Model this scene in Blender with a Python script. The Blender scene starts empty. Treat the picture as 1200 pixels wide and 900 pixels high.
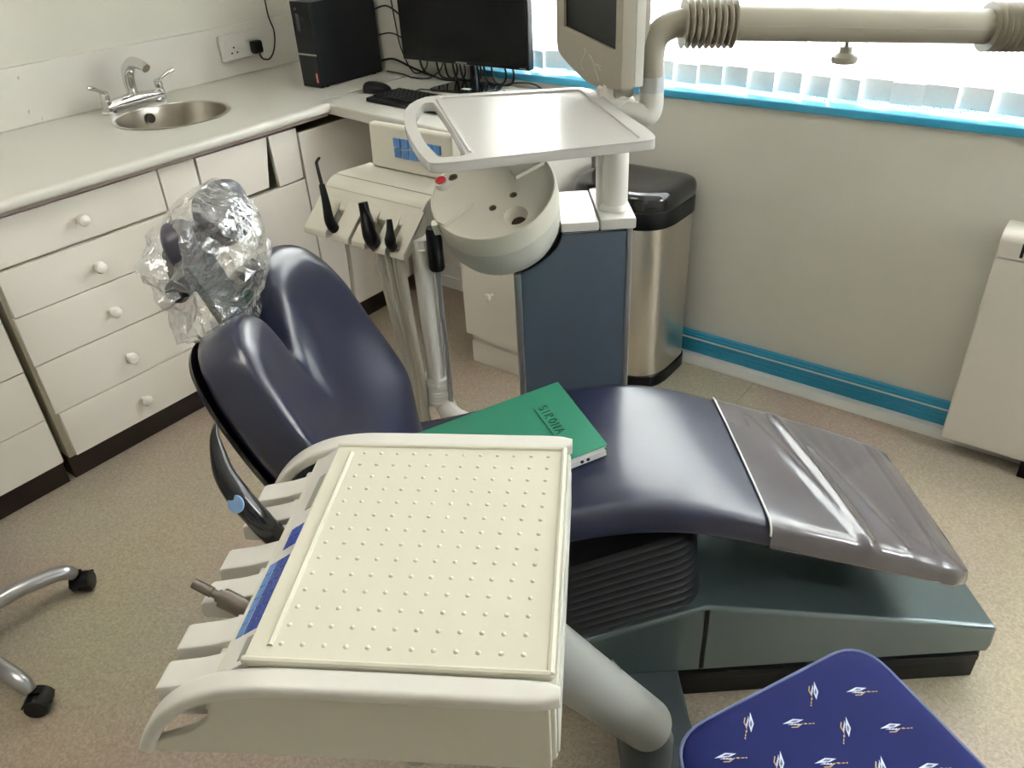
import bpy, bmesh, math, random
from mathutils import Vector, Matrix, noise
PI = math.pi
scene = bpy.context.scene
col = scene.collection
random.seed(4)

# ------------------------------------------------------------------ camera, world, light, exposure
cam = bpy.data.cameras.new('camera'); cam_o = bpy.data.objects.new('camera', cam); col.objects.link(cam_o)
cam.sensor_fit = 'HORIZONTAL'; cam.sensor_width = 36.0; cam.lens = 929.245 / 1200 * 36.0
cam.clip_start = 0.05
PIT, ROLL, YAW = 0.571080733, -0.0557907337, 2.2449504
fw = Vector((math.cos(YAW) * math.cos(PIT), math.sin(YAW) * math.cos(PIT), -math.sin(PIT)))
r0 = Vector((math.sin(YAW), -math.cos(YAW), 0)); u0 = r0.cross(fw)
rt = math.cos(ROLL) * r0 + math.sin(ROLL) * u0; up = -math.sin(ROLL) * r0 + math.cos(ROLL) * u0
m = Matrix.Identity(4)
for i in range(3):
    m[i][0], m[i][1], m[i][2] = rt[i], up[i], -fw[i]
m[0][3], m[1][3], m[2][3] = 0, 0, 1.55
cam_o.matrix_world = m
scene.camera = cam_o
scene.view_settings.view_transform = 'Standard'; scene.view_settings.look = 'None'
scene.view_settings.gamma = 1.0; scene.view_settings.use_curve_mapping = False
scene.view_settings.exposure = 0.85
scene.cycles.use_denoising = True
scene.cycles.max_bounces = 10; scene.cycles.diffuse_bounces = 5; scene.cycles.glossy_bounces = 4
scene.cycles.transparent_max_bounces = 16; scene.cycles.transmission_bounces = 6
scene.cycles.sample_clamp_indirect = 12.0
scene.cycles.caustics_reflective = False; scene.cycles.caustics_refractive = False
W_STRENGTH = 15.0
CEIL_W = 9.0
world = bpy.data.worlds.new('daylight'); scene.world = world; world.use_nodes = True
wb = world.node_tree.nodes['Background']
wb.inputs[0].default_value = (0.96, 0.97, 1.0, 1); wb.inputs[1].default_value = W_STRENGTH

def area_light(name, loc, rot, sx, sy, power, color):
    l = bpy.data.lights.new(name, 'AREA'); l.shape = 'RECTANGLE'; l.size = sx; l.size_y = sy
    l.energy = power; l.color = color
    o = bpy.data.objects.new(name, l); col.objects.link(o); o.location = loc; o.rotation_euler = rot
    return o
area_light('added_ceiling_fill', (-1.35, 0.1, 2.43), (0, 0, 0), 0.55, 1.2, CEIL_W, (1.0, 0.94, 0.85))  # overhead light added to lift the cabinet fronts; no lamp in view

# ------------------------------------------------------------------ materials
def lin(c):
    c = c / 255.0
    return c / 12.92 if c <= 0.04045 else ((c + 0.055) / 1.055) ** 2.4
def L3(c, k=1.0): return (lin(c[0]) * k, lin(c[1]) * k, lin(c[2]) * k, 1)
def M(name, rgb, rough=0.5, metal=0.0, var=0.05, vscale=6.0, bump=0.0, bscale=60.0, coat=0.0, spec=0.5, crough=0.08):
    mt = bpy.data.materials.new(name); mt.use_nodes = True
    nt = mt.node_tree; b = nt.nodes['Principled BSDF']
    b.inputs['Roughness'].default_value = rough; b.inputs['Metallic'].default_value = metal
    b.inputs['Coat Weight'].default_value = coat; b.inputs['Coat Roughness'].default_value = crough
    b.inputs['Specular IOR Level'].default_value = spec
    tc = nt.nodes.new('ShaderNodeTexCoord')
    n = nt.nodes.new('ShaderNodeTexNoise'); n.inputs['Scale'].default_value = vscale; n.inputs['Detail'].default_value = 4
    nt.links.new(tc.outputs['Object'], n.inputs['Vector'])
    mx = nt.nodes.new('ShaderNodeMix'); mx.data_type = 'RGBA'
    mx.inputs[6].default_value = L3(rgb, 1 - var); mx.inputs[7].default_value = L3(rgb, 1 + var)
    nt.links.new(n.outputs['Fac'], mx.inputs[0]); nt.links.new(mx.outputs[2], b.inputs['Base Color'])
    if bump:
        n2 = nt.nodes.new('ShaderNodeTexNoise'); n2.inputs['Scale'].default_value = bscale; n2.inputs['Detail'].default_value = 3
        nt.links.new(tc.outputs['Object'], n2.inputs['Vector'])
        bp = nt.nodes.new('ShaderNodeBump'); bp.inputs['Strength'].default_value = bump; bp.inputs['Distance'].default_value = 0.002
        nt.links.new(n2.outputs['Fac'], bp.inputs['Height']); nt.links.new(bp.outputs['Normal'], b.inputs['Normal'])
    return mt

m_wall = M('cream_wall_paint', (206, 204, 194), 0.75, bump=0.15, bscale=40)
m_ceil = M('ceiling_paint', (232, 230, 224), 0.9)
m_panel = M('cream_gloss_panel', (210, 207, 199), 0.35)
m_top = M('worktop_laminate', (204, 202, 194), 0.28, var=0.03)
m_draw = M('cabinet_cream_laminate', (224, 219, 211), 0.38, var=0.03)
m_carc = M('cabinet_carcass', (186, 180, 160), 0.6)
m_strip = M('grey_edging_strip', (158, 144, 136), 0.5)
m_plinth = M('dark_brown_plinth', (38, 24, 20), 0.5)
m_knobw = M('white_ceramic_knob', (228, 226, 220), 0.18, coat=0.4)
m_chrome = M('chrome', (225, 225, 225), 0.08, 1.0, var=0.01)
m_steel = M('brushed_steel', (200, 194, 184), 0.3, 1.0, var=0.06, vscale=20)
m_inox = M('satin_steel_bin', (205, 200, 190), 0.28, 1.0, var=0.03)
m_tube = M('worn_aluminium_tube', (180, 180, 182), 0.3, 1.0, var=0.1, vscale=30)
m_black = M('black_plastic', (16, 17, 20), 0.38, var=0.1, spec=0.3)
m_blackg = M('black_gloss_plastic', (22, 23, 26), 0.14, coat=0.3)
m_screen = M('dark_screen', (10, 11, 15), 0.15, spec=0.2)
m_navy = M('navy_upholstery', (25, 30, 58), 0.36, var=0.12, vscale=5, bump=0.06, bscale=90, coat=0.85, crough=0.18)
m_gun = M('dull_steel', (128, 120, 112), 0.35, 1.0, var=0.1, vscale=40)
m_head = M('charcoal_headrest_pad', (62, 62, 74), 0.4)
m_shell = M('dark_shell', (20, 20, 26), 0.3)
m_tray = M('glossy_tray_plastic', (186, 185, 182), 0.24, var=0.01, spec=0.35)
m_white = M('white_unit_plastic', (210, 208, 202), 0.3, var=0.02)
m_cream = M('cream_unit_plastic', (206, 203, 190), 0.35, var=0.03)
m_mat = M('cream_silicone_mat', (204, 202, 186), 0.42, var=0.03)
m_armg = M('arm_grey_paint', (152, 155, 152), 0.3)
m_grey = M('light_grey_plastic', (190, 190, 182), 0.4)
m_arm = M('lamp_arm_grey_beige', (148, 142, 128), 0.4, var=0.03)
m_blueg = M('slate_blue_panel', (84, 96, 110), 0.26, var=0.05, vscale=3, coat=0.2)
m_base = M('teal_grey_base_paint', (104, 120, 122), 0.26, 0.55, var=0.05, coat=0.6)
m_rubber = M('black_rubber_bellows', (52, 54, 58), 0.4)
m_dark = M('dark_grey_plate', (62, 70, 74), 0.45)
m_cuff = M('silver_trim', (176, 178, 180), 0.3, 0.8)
m_blue = M('blue_gloss_paint', (52, 152, 190), 0.35, var=0.12, vscale=12)
m_skw = M('white_skirting', (212, 212, 208), 0.5)
m_key1 = M('key_blue_mid', (92, 142, 200), 0.4)
m_key2 = M('key_blue_dark', (52, 78, 160), 0.4)
m_lcd = M('grey_display', (150, 150, 140), 0.3)
m_red = M('red_cap', (186, 26, 40), 0.35)
m_hole = M('dark_hole', (58, 50, 42), 0.7)
m_green = M('green_card_cover', (46, 132, 106), 0.55, var=0.06, vscale=9)
m_paper = M('white_paper', (216, 219, 218), 0.6)
m_ink = M('dark_ink', (24, 58, 52), 0.6)
m_hose = M('grey_hose', (170, 168, 156), 0.45)
m_heat = M('heater_white_enamel', (206, 201, 192), 0.4, var=0.02)
m_seatb = M('royal_blue_fabric', (24, 32, 90), 0.7, var=0.06, vscale=14, spec=0.15)
m_pipe = M('pale_piping', (96, 106, 150), 0.5)
m_pw = M('print_white', (200, 210, 235), 0.6); m_pt = M('print_tan', (190, 158, 110), 0.6); m_pb = M('print_navy', (30, 34, 70), 0.6)
m_dotb = M('pale_blue_dot', (128, 165, 205), 0.4)
m_frame = M('window_frame_white', (225, 226, 224), 0.4)
m_outside = M('pale_paving', (200, 200, 195), 0.8)

def floor_material():
    mt = bpy.data.materials.new('speckled_vinyl'); mt.use_nodes = True; nt = mt.node_tree; b = nt.nodes['Principled BSDF']
    b.inputs['Roughness'].default_value = 0.42
    tc = nt.nodes.new('ShaderNodeTexCoord')
    def vor(s):
        v = nt.nodes.new('ShaderNodeTexVoronoi'); v.inputs['Scale'].default_value = s
        nt.links.new(tc.outputs['Object'], v.inputs['Vector']); return v
    def ramp(src, stops):
        r = nt.nodes.new('ShaderNodeValToRGB'); e = r.color_ramp.elements
        while len(e) < len(stops): e.new(0.5)
        for k, (p, c) in enumerate(stops): e[k].position = p; e[k].color = L3(c)
        nt.links.new(src, r.inputs[0]); return r
    sep = nt.nodes.new('ShaderNodeSeparateColor'); nt.links.new(vor(230).outputs['Color'], sep.inputs[0])
    r1 = ramp(sep.outputs[0], [(0, (152, 139, 122)), (0.35, (172, 159, 141)), (0.7, (182, 169, 151)), (1, (196, 185, 170))])
    n = nt.nodes.new('ShaderNodeTexNoise'); n.inputs['Scale'].default_value = 110; n.inputs['Detail'].default_value = 5
    nt.links.new(tc.outputs['Object'], n.inputs['Vector'])
    r2 = ramp(n.outputs['Fac'], [(0.3, (158, 144, 126)), (0.7, (188, 176, 157))])
    mx = nt.nodes.new('ShaderNodeMix'); mx.data_type = 'RGBA'; mx.inputs[0].default_value = 0.5
    nt.links.new(r1.outputs[0], mx.inputs[6]); nt.links.new(r2.outputs[0], mx.inputs[7])
    n3 = nt.nodes.new('ShaderNodeTexNoise'); n3.inputs['Scale'].default_value = 2.2; n3.inputs['Detail'].default_value = 3
    nt.links.new(tc.outputs['Object'], n3.inputs['Vector'])
    mx2 = nt.nodes.new('ShaderNodeMix'); mx2.data_type = 'RGBA'; mx2.blend_type = 'MULTIPLY'; mx2.inputs[0].default_value = 0.25
    nt.links.new(mx.outputs[2], mx2.inputs[6]); nt.links.new(n3.outputs['Color'], mx2.inputs[7])
    nt.links.new(mx2.outputs[2], b.inputs['Base Color'])
    return mt
m_floor = floor_material()

def brushed_stain_panel(fac=0.62, nm='translucent_blind_fabric'):                                    # blind fabric: lets daylight through
    mt = bpy.data.materials.new(nm); mt.use_nodes = True; nt = mt.node_tree
    for n in list(nt.nodes): nt.nodes.remove(n)
    out = nt.nodes.new('ShaderNodeOutputMaterial'); d = nt.nodes.new('ShaderNodeBsdfDiffuse'); t = nt.nodes.new('ShaderNodeBsdfTranslucent')
    mx = nt.nodes.new('ShaderNodeMixShader'); mx.inputs[0].default_value = fac
    tc = nt.nodes.new('ShaderNodeTexCoord'); w = nt.nodes.new('ShaderNodeTexNoise'); w.inputs['Scale'].default_value = 80
    nt.links.new(tc.outputs['Object'], w.inputs['Vector'])
    r = nt.nodes.new('ShaderNodeMix'); r.data_type = 'RGBA'; r.inputs[6].default_value = (0.86, 0.86, 0.84, 1); r.inputs[7].default_value = (0.93, 0.93, 0.9, 1)
    nt.links.new(w.outputs['Fac'], r.inputs[0])
    nt.links.new(r.outputs[2], d.inputs[0]); nt.links.new(r.outputs[2], t.inputs[0])
    nt.links.new(d.outputs[0], mx.inputs[1]); nt.links.new(t.outputs[0], mx.inputs[2]); nt.links.new(mx.outputs[0], out.inputs[0])
    return mt
m_blind = brushed_stain_panel()
m_pocket = brushed_stain_panel(0.04, 'blind_weight_fabric')

def clear_film(name, fac_lo, fac_hi, tint, rough, bump, bscale):   # thin clear plastic: mostly see-through, glossy on its folds
    mt = bpy.data.materials.new(name); mt.use_nodes = True; nt = mt.node_tree
    for n in list(nt.nodes): nt.nodes.remove(n)
    out = nt.nodes.new('ShaderNodeOutputMaterial'); tr = nt.nodes.new('ShaderNodeBsdfTransparent'); g = nt.nodes.new('ShaderNodeBsdfGlossy')
    df = nt.nodes.new('ShaderNodeBsdfDiffuse'); df.inputs[0].default_value = (0.75, 0.75, 0.75, 1)
    tr.inputs[0].default_value = tint; g.inputs['Roughness'].default_value = rough; g.inputs[0].default_value = (1, 1, 1, 1)
    tc = nt.nodes.new('ShaderNodeTexCoord'); vo = nt.nodes.new('ShaderNodeTexNoise'); vo.inputs['Scale'].default_value = bscale; vo.inputs['Detail'].default_value = 2.0
    vo.inputs['Distortion'].default_value = 1.5
    nt.links.new(tc.outputs['Object'], vo.inputs['Vector'])
    bp = nt.nodes.new('ShaderNodeBump'); bp.inputs['Strength'].default_value = bump; bp.inputs['Distance'].default_value = 0.02
    nt.links.new(vo.outputs['Fac'], bp.inputs['Height']); nt.links.new(bp.outputs['Normal'], g.inputs['Normal'])
    fr = nt.nodes.new('ShaderNodeLayerWeight'); fr.inputs[0].default_value = 0.35
    mr = nt.nodes.new('ShaderNodeMapRange'); mr.inputs[3].default_value = fac_lo; mr.inputs[4].default_value = fac_hi
    nt.links.new(fr.outputs['Facing'], mr.inputs[0])
    mx = nt.nodes.new('ShaderNodeMixShader'); nt.links.new(mr.outputs[0], mx.inputs[0])
    nt.links.new(tr.outputs[0], mx.inputs[1]); nt.links.new(g.outputs[0], mx.inputs[2])
    mx2 = nt.nodes.new('ShaderNodeMixShader'); mx2.inputs[0].default_value = 0.06
    nt.links.new(mx.outputs[0], mx2.inputs[1]); nt.links.new(df.outputs[0], mx2.inputs[2])
    nt.links.new(mx2.outputs[0], out.inputs[0])
    return mt
m_bag = clear_film('clear_crinkled_plastic', 0.13, 0.6, (0.97, 0.975, 0.975, 1), 0.09, 0.35, 30)
m_glass = clear_film('window_glass', 0.03, 0.25, (0.97, 0.98, 0.98, 1), 0.02, 0.0, 5)
m_cover = M('greyed_plastic_cover', (88, 85, 90), 0.2, var=0.14, vscale=7, bump=0.15, bscale=10, coat=1.0)

# ------------------------------------------------------------------ mesh helpers
def new(): return bmesh.new()
def join(bm, tmp, mat=None):
    me = bpy.data.meshes.new('tmp'); tmp.to_mesh(me); tmp.free()
    if mat is not None: me.transform(mat)
    bm.from_mesh(me); bpy.data.meshes.remove(me); return bm
def box(bm, x0, x1, y0, y1, z0, z1, r=0.003, seg=2, mat=None):
    t = bmesh.new(); bmesh.ops.create_cube(t, size=1.0)
    for v in t.verts:
        v.co = Vector(((x0 + x1) / 2 + v.co.x * (x1 - x0), (y0 + y1) / 2 + v.co.y * (y1 - y0), (z0 + z1) / 2 + v.co.z * (z1 - z0)))
    r = min(r, 0.49 * min(abs(x1 - x0), abs(y1 - y0), abs(z1 - z0)))
    if r > 0: bmesh.ops.bevel(t, geom=list(t.edges), offset=r, segments=seg, profile=0.5, affect='EDGES')
    return join(bm, t, mat)
def round_poly(pts, r, n=5):
    out = []; N = len(pts)
    for i in range(N):
        p = Vector(pts[i]); a = Vector(pts[i - 1]); b = Vector(pts[(i + 1) % N])
        rr = r[i] if isinstance(r, (list, tuple)) else r
        d1 = (a - p); d2 = (b - p); k = min(rr, d1.length * 0.48, d2.length * 0.48)
        if k < 1e-5: out.append(tuple(p)); continue
        p1 = p + d1.normalized() * k; p2 = p + d2.normalized() * k
        for j in range(n + 1):
            t = j / n; q = p1 * (1 - t) ** 2 + p * 2 * t * (1 - t) + p2 * t * t; out.append((q.x, q.y))
    return out
def prism(bm, poly, z0, z1, holes=(), r=0.0, mat=None, seg=2):
    t = bmesh.new(); es = []; loops = []
    for lp in [poly] + list(holes):
        vs = [t.verts.new((p[0], p[1], z0)) for p in lp]; loops.append(vs)
        for i in range(len(vs)): es.append(t.edges.new((vs[i - 1], vs[i])))
    if holes: bmesh.ops.triangle_fill(t, edges=es, use_beauty=True, use_dissolve=False)
    else: t.faces.new(loops[0])
    fs = list(t.faces)
    ex = bmesh.ops.extrude_face_region(t, geom=fs)
    vs = [g for g in ex['geom'] if isinstance(g, bmesh.types.BMVert)]
    for v in vs: v.co.z = z1
    bmesh.ops.recalc_face_normals(t, faces=list(t.faces))
    if r > 0:
        ed = [e for e in t.edges if abs(e.verts[0].co.z - e.verts[1].co.z) < 1e-6 and len(e.link_faces) == 2 and e.calc_face_angle(0) > 0.8]
        bmesh.ops.bevel(t, geom=ed, offset=r, segments=seg, profile=0.5, affect='EDGES')
    return join(bm, t, mat)
def loft(bm, rings, cap=True, close=True):
    R = [[bm.verts.new(p) for p in ring] for ring in rings]
    n = len(R[0])
    for i in range(len(R) - 1):
        for j in range(n if close else n - 1):
            k = (j + 1) % n
            bm.faces.new((R[i][j], R[i][k], R[i + 1][k], R[i + 1][j]))
    if cap and close:
        bm.faces.new(R[0][::-1]); bm.faces.new(R[-1])
    bmesh.ops.recalc_face_normals(bm, faces=list(bm.faces))
    return bm
def smooth(pts, n=6, closed=False):
    P = [Vector(p) for p in pts]; N = len(P); out = []
    for i in range(N if closed else N - 1):
        if closed: a, b, c, d = P[i - 1], P[i], P[(i + 1) % N], P[(i + 2) % N]
        else: a, b, c, d = P[max(i - 1, 0)], P[i], P[i + 1], P[min(i + 2, N - 1)]
        for k in range(n):
            t = k / n
            out.append(0.5 * ((2 * b) + (c - a) * t + (2 * a - 5 * b + 4 * c - d) * t * t + (3 * b - a - 3 * c + d) * t ** 3))
    if not closed: out.append(P[-1].copy())
    return out
def tube(bm, pts, r, n=12, sm=0, cap=True):
    P = smooth(pts, sm) if sm else [Vector(p) for p in pts]
    N = len(P); rings = []; nv = None
    for i in range(N):
        tn = (P[min(i + 1, N - 1)] - P[max(i - 1, 0)]).normalized()
        if nv is None: nv = tn.orthogonal().normalized()
        else: nv = (nv - tn * nv.dot(tn)).normalized()
        bn = tn.cross(nv)
        if callable(r): rr = r(i / (N - 1))
        elif isinstance(r, (list, tuple)):
            f = i / (N - 1) * (len(r) - 1); k = min(int(f), len(r) - 2); rr = r[k] * (1 - f + k) + r[k + 1] * (f - k)
        else: rr = r
        rings.append([P[i] + (nv * math.cos(2 * PI * j / n) + bn * math.sin(2 * PI * j / n)) * rr for j in range(n)])
    t = bmesh.new(); loft(t, rings, cap); return join(bm, t)
def lathe(bm, prof, n=32, mat=None):
    t = bmesh.new(); rings = []
    for r, z in prof: rings.append([Vector((max(r, 1e-4) * math.cos(2 * PI * j / n), max(r, 1e-4) * math.sin(2 * PI * j / n), z)) for j in range(n)])
    loft(t, rings, True); return join(bm, t, mat)
def axis_mat(p, d):                                          # frame at p with local z along d
    z = Vector(d).normalized(); x = z.orthogonal().normalized(); y = z.cross(x)
    m = Matrix.Identity(4)
    for i in range(3): m[i][0], m[i][1], m[i][2], m[i][3] = x[i], y[i], z[i], p[i]
    return m
def frame(p, x, y, z):
    m = Matrix.Identity(4)
    for i in range(3): m[i][0], m[i][1], m[i][2], m[i][3] = x[i], y[i], z[i], p[i]
    return m
def pillow(bm, outline, T, exp=0.5, rings=9, fn=None, c=None):     # stuffed shape with a star-shaped outline
    N = len(outline)
    c = Vector(c) if c else sum((Vector((p[0], p[1])) for p in outline), Vector((0, 0))) / N
    R = []
    for k in range(1, 2 * rings):
        ph = PI * k / (2 * rings)
        rho = math.sin(ph) ** exp; h = math.copysign(abs(math.cos(ph)) ** exp, math.cos(ph)) * T / 2
        ring = []
        for p in outline:
            q = c + (Vector((p[0], p[1])) - c) * rho
            ring.append(fn(q.x, q.y, h) if fn else Vector((q.x, q.y, h)))
        R.append(ring)
    V = [[bm.verts.new(p) for p in ring] for ring in R]
    for i in range(len(V) - 1):
        for j in range(N):
            k = (j + 1) % N; bm.faces.new((V[i][j], V[i][k], V[i + 1][k], V[i + 1][j]))
    for ring, s in ((V[0], T / 2), (V[-1], -T / 2)):
        o = bm.verts.new(fn(c.x, c.y, s) if fn else Vector((c.x, c.y, s)))
        for j in range(N): bm.faces.new((ring[j], ring[(j + 1) % N], o))
    bmesh.ops.recalc_face_normals(bm, faces=list(bm.faces))
    return bm

# ------------------------------------------------------------------ objects
MW = {}
def put(o, label=None, cat=None, group=None, kind=None):
    if label: o['label'] = label
    if cat: o['category'] = cat
    if group: o['group'] = group
    if kind: o['kind'] = kind
    return o
def thing(name, label, cat, loc=(0, 0, 0), rz=0.0, group=None):
    o = bpy.data.objects.new(name, None); o.empty_display_size = 0.05; col.objects.link(o)
    o.location = loc; o.rotation_euler = (0, 0, rz)
    MW[o.name] = Matrix.Translation(Vector(loc)) @ Matrix.Rotation(rz, 4, 'Z')
    return put(o, label, cat, group)
def obj(name, bm, mat, parent=None, F=None, ang=35, origin=None, label=None, mats=None):
    me = bpy.data.meshes.new(name); bm.to_mesh(me); bm.free()
    if F is not None: me.transform(F)
    o = bpy.data.objects.new(name, me); col.objects.link(o)
    if parent is not None:
        P = MW[parent.name]; me.transform(P.inverted()); o.parent = parent; MW[o.name] = P
    else:
        if origin is None:
            co = [v.co for v in me.vertices]
            origin = Vector(((min(c.x for c in co) + max(c.x for c in co)) / 2, (min(c.y for c in co) + max(c.y for c in co)) / 2, min(c.z for c in co)))
        T = Matrix.Translation(Vector(origin)); me.transform(T.inverted()); o.location = origin; MW[o.name] = T
    for mm in (mats or [mat]): me.materials.append(mm)
    for p in me.polygons: p.use_smooth = True
    me.set_sharp_from_angle(angle=math.radians(ang))
    if ang <= 50:
        wn = o.modifiers.new('weighted_normal', 'WEIGHTED_NORMAL'); wn.weight = 60; wn.keep_sharp = True
    if label: o['label'] = label
    return o
def struct(name, bm, mat, **k): return put(obj(name, bm, mat, **k), kind='structure')

O = Vector((0.094, 1.48, 0)); AZ = math.radians(39.3)
CH = Matrix.Translation(O) @ Matrix.Rotation(AZ, 4, 'Z')            # dental chair: x towards the feet, y away from the stool
def CL(a, b, z): return CH @ Vector((a, b, z))
D0 = CL(-0.981, -0.562, 0.0); DZ = math.radians(31.535)
CN = Matrix.Translation(D0) @ Matrix.Rotation(DZ, 4, 'Z')           # instrument console: x to the right, y away
def DL(p, q, z): return CN @ Vector((-p, q, z))

# ------------------------------------------------------------------ room
WX, EX, NY, SY, CZ = -3.02, 2.3, 2.40, -2.3, 2.5
b = new(); box(b, WX - .15, EX + .15, SY - .15, NY + .28, -0.1, 0.0, 0); struct('floor', b, m_floor)
b = new(); box(b, WX - .15, EX + .15, SY - .15, NY + .28, CZ, CZ + .1, 0); struct('ceiling', b, m_ceil)
b = new(); box(b, WX - .15, WX, SY - .15, NY + .28, 0, CZ, 0); struct('wall_left', b, m_wall)
WR = (1.55, 2.20, 1.0, 2.0)                                       # unseen second window, added to brighten the cabinets from the right
b = new(); box(b, EX, EX + .15, SY - .15, WR[0], 0, CZ, 0); box(b, EX, EX + .15, WR[1], NY + .28, 0, CZ, 0)
box(b, EX, EX + .15, WR[0], WR[1], 0, WR[2], 0); box(b, EX, EX + .15, WR[0], WR[1], WR[3], CZ, 0); struct('wall_right', b, m_wall)
b = new()
for yy in (WR[0], WR[1] - .05): box(b, EX + .05, EX + .11, yy, yy + .05, WR[2], WR[3], .004)
for zz in (WR[2], WR[3] - .05): box(b, EX + .05, EX + .11, WR[0] + .05, WR[1] - .05, zz, zz + .05, .004)
wf2 = struct('added_window', b, m_frame)
b = new(); box(b, EX + .078, EX + .082, WR[0] + .05, WR[1] - .05, WR[2] + .05, WR[3] - .05, 0); obj('pane', b, m_glass, wf2)
b = new(); box(b, WX, EX, SY - .15, SY, 0, CZ, 0); struct('wall_front', b, m_wall)
WIN = (-1.98, 1.95, 0.925, 2.28)
b = new(); wy0, wy1 = NY, NY + .28
box(b, WX, WIN[0], wy0, wy1, 0, CZ, 0); box(b, WIN[1], EX, wy0, wy1, 0, CZ, 0)
box(b, WIN[0], WIN[1], wy0, wy1, 0, WIN[2], 0); box(b, WIN[0], WIN[1], wy0, wy1, WIN[3], CZ, 0)
struct('wall_back', b, m_wall)
# joint line of the vinyl sheet
b = new(); tube(b, [(-0.79, 2.37, 0.0), (-0.795, 1.7, 0.0)], 0.0016, 6); struct('trim_1', b, m_strip)
# blue windowsill
b = new(); box(b, WIN[0] - .04, WIN[1] + .04, NY - .018, NY + .16, 0.925, 0.95, 0.006); struct('trim_2', b, m_blue)
# window
wf = struct('window_1', *(lambda bm: (box(box(box(box(bm, WIN[0], WIN[1], NY + .18, NY + .24, .95, 1.0, .004), WIN[0], WIN[1], NY + .18, NY + .24, 2.22, 2.28, .004),
        WIN[0], WIN[0] + .05, NY + .18, NY + .24, 1.0, 2.22, .004), WIN[1] - .05, WIN[1], NY + .18, NY + .24, 1.0, 2.22, .004), m_frame))(new()))
for x in (-0.7, 0.65):
    b = new(); box(b, x - .03, x + .03, NY + .18, NY + .24, 1.0, 2.22, .004); obj('mullion', b, m_frame, wf)
for x0, x1 in ((-1.93, -.73), (-.67, .62), (.68, 1.9)):
    b = new(); box(b, x0, x1, NY + .208, NY + .212, 1.0, 2.22, 0); obj('pane', b, m_glass, wf)
# skirtings
b = new(); y0 = NY - .018
box(b, -1.40, EX, y0, NY, 0.034, 0.118, .004)
for z, h in ((.052, .004), (.068, .005), (.086, .004)): box(b, -1.40, EX, y0 - .004, y0 + .002, z, z + h, .0015)
box(b, -1.40, EX, y0 - .006, y0 + .002, .098, .108, .003)
struct('baseboard_back', b, m_blue)
b = new(); tube(b, [(-1.4, y0 - .0075, .0965), (EX, y0 - .0075, .0965)], .0028, 6); struct('trim_3', b, m_skw)
b = new(); prism(b, [(0, 0), (.034, 0), (.032, .012), (.024, .03), (0, .034)], 0, EX + 1.40, mat=frame((-1.40, NY - .012, 0), (0, -1, 0), (0, 0, 1), (-1, 0, 0)) @ Matrix.Scale(-1, 4, (0, 0, 1)))
struct('baseboard_front', b, m_skw); bpy.data.objects['baseboard_front'].name = 'baseboard_right'
b = new(); box(b, -2.27, -1.74, NY - .018, NY, 0, .10, .004); box(b, -2.27, -1.74, NY - .03, NY - .016, 0, .055, .004); struct('baseboard_left', b, m_skw)

# ------------------------------------------------------------------ vertical blind
bl = thing('vertical_blind', 'white vertical blind hanging across the bright window', 'blind', (0, NY + .05, .95))
b = new(); box(b, -1.96, 1.93, NY + .03, NY + .07, 2.22, 2.26, .004); obj('headrail', b, m_frame, bl)
x = -1.93; k = 0; chain = []
while x < 1.9:
    a = math.radians(-13 + random.uniform(-9, 9) + (14 if k % 7 == 3 else 0)); dx, dy = math.cos(a) * .0435, math.sin(a) * .0435
    cy = NY + .05; zb = .962 + random.uniform(-.004, .004)
    b = new(); box(b, -.0435, .0435, -.0006, .0006, zb + .052, 2.22, 0, mat=frame((x, cy, 0), (math.cos(a), math.sin(a), 0), (-math.sin(a), math.cos(a), 0), (0, 0, 1)))
    s = obj('slat', b, m_blind, bl)
    b = new(); box(b, -.0425, .0425, -.0022, .0022, zb, zb + .058, .001, mat=frame((x, cy, 0), (math.cos(a), math.sin(a), 0), (-math.sin(a), math.cos(a), 0), (0, 0, 1)))
    obj('weight', b, m_pocket, s); chain.append((x, cy - .006, zb + .003))
    x += .0835; k += 1
b = new()
for p, q in zip(chain[13:20], chain[14:21]):
    P, Q = Vector(p), Vector(q)
    for i in range(10):
        t = i / 10; c = P.lerp(Q, t); c.z -= .010 * (1 - (2 * t - 1) ** 2)
        box(b, c.x - .0017, c.x + .0017, c.y - .0017, c.y + .0017, c.z - .0017, c.z + .0017, 0)
obj('bead_chain', b, m_grey, bl)

# ------------------------------------------------------------------ ceiling lamp housing, added out of view with its light
cl = thing('added_ceiling_light', 'added white ceiling light panel above the dental chair', 'light', (-1.35, .1, 2.44))
b = new(); box(b, -1.65, -1.05, -.53, .73, 2.445, 2.5, .005); obj('frame', b, m_frame, cl)

# ------------------------------------------------------------------ left worktop, cabinets
SINK = (-2.665, 1.53)
circ = lambda cx, cy, r, n=40: [(cx + r * math.cos(2 * PI * i / n), cy + r * math.sin(2 * PI * i / n)) for i in range(n)]
wt = thing('worktop', 'long cream laminate worktop with rounded edge along the left wall', 'worktop', (-2.65, .9, .862))
b = new(); prism(b, [(WX, -1.2), (-2.283, -1.2), (-2.283, 1.90), (-2.326, 1.90), (-2.326, NY), (WX, NY)], .870, .902, [circ(*SINK, .186)[::-1]]); obj('slab', b, m_top, wt)
b = new(); nose = [(-.002, .871), (.012, .871), (.019, .875), (.022, .882), (.022, .892), (.018, .898), (.009, .902), (-.002, .902)]
prism(b, nose, -1.2, 1.90, mat=frame((-2.283, 0, 0), (1, 0, 0), (0, 0, 1), (0, 1, 0)) ); obj('front_edge', b, m_top, wt)
b = new(); box(b, -2.318, -2.286, -1.2, 1.9, .857, .8705, .001); obj('edging_strip', b, m_strip, wt)
b = new(); box(b, WX + .001, WX + .016, -1.2, NY - .005, .902, 1.09, .003)
sp = put(obj('splashback', b, m_panel), 'cream splashback panel along the left wall above the worktop', 'splashback')
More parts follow.
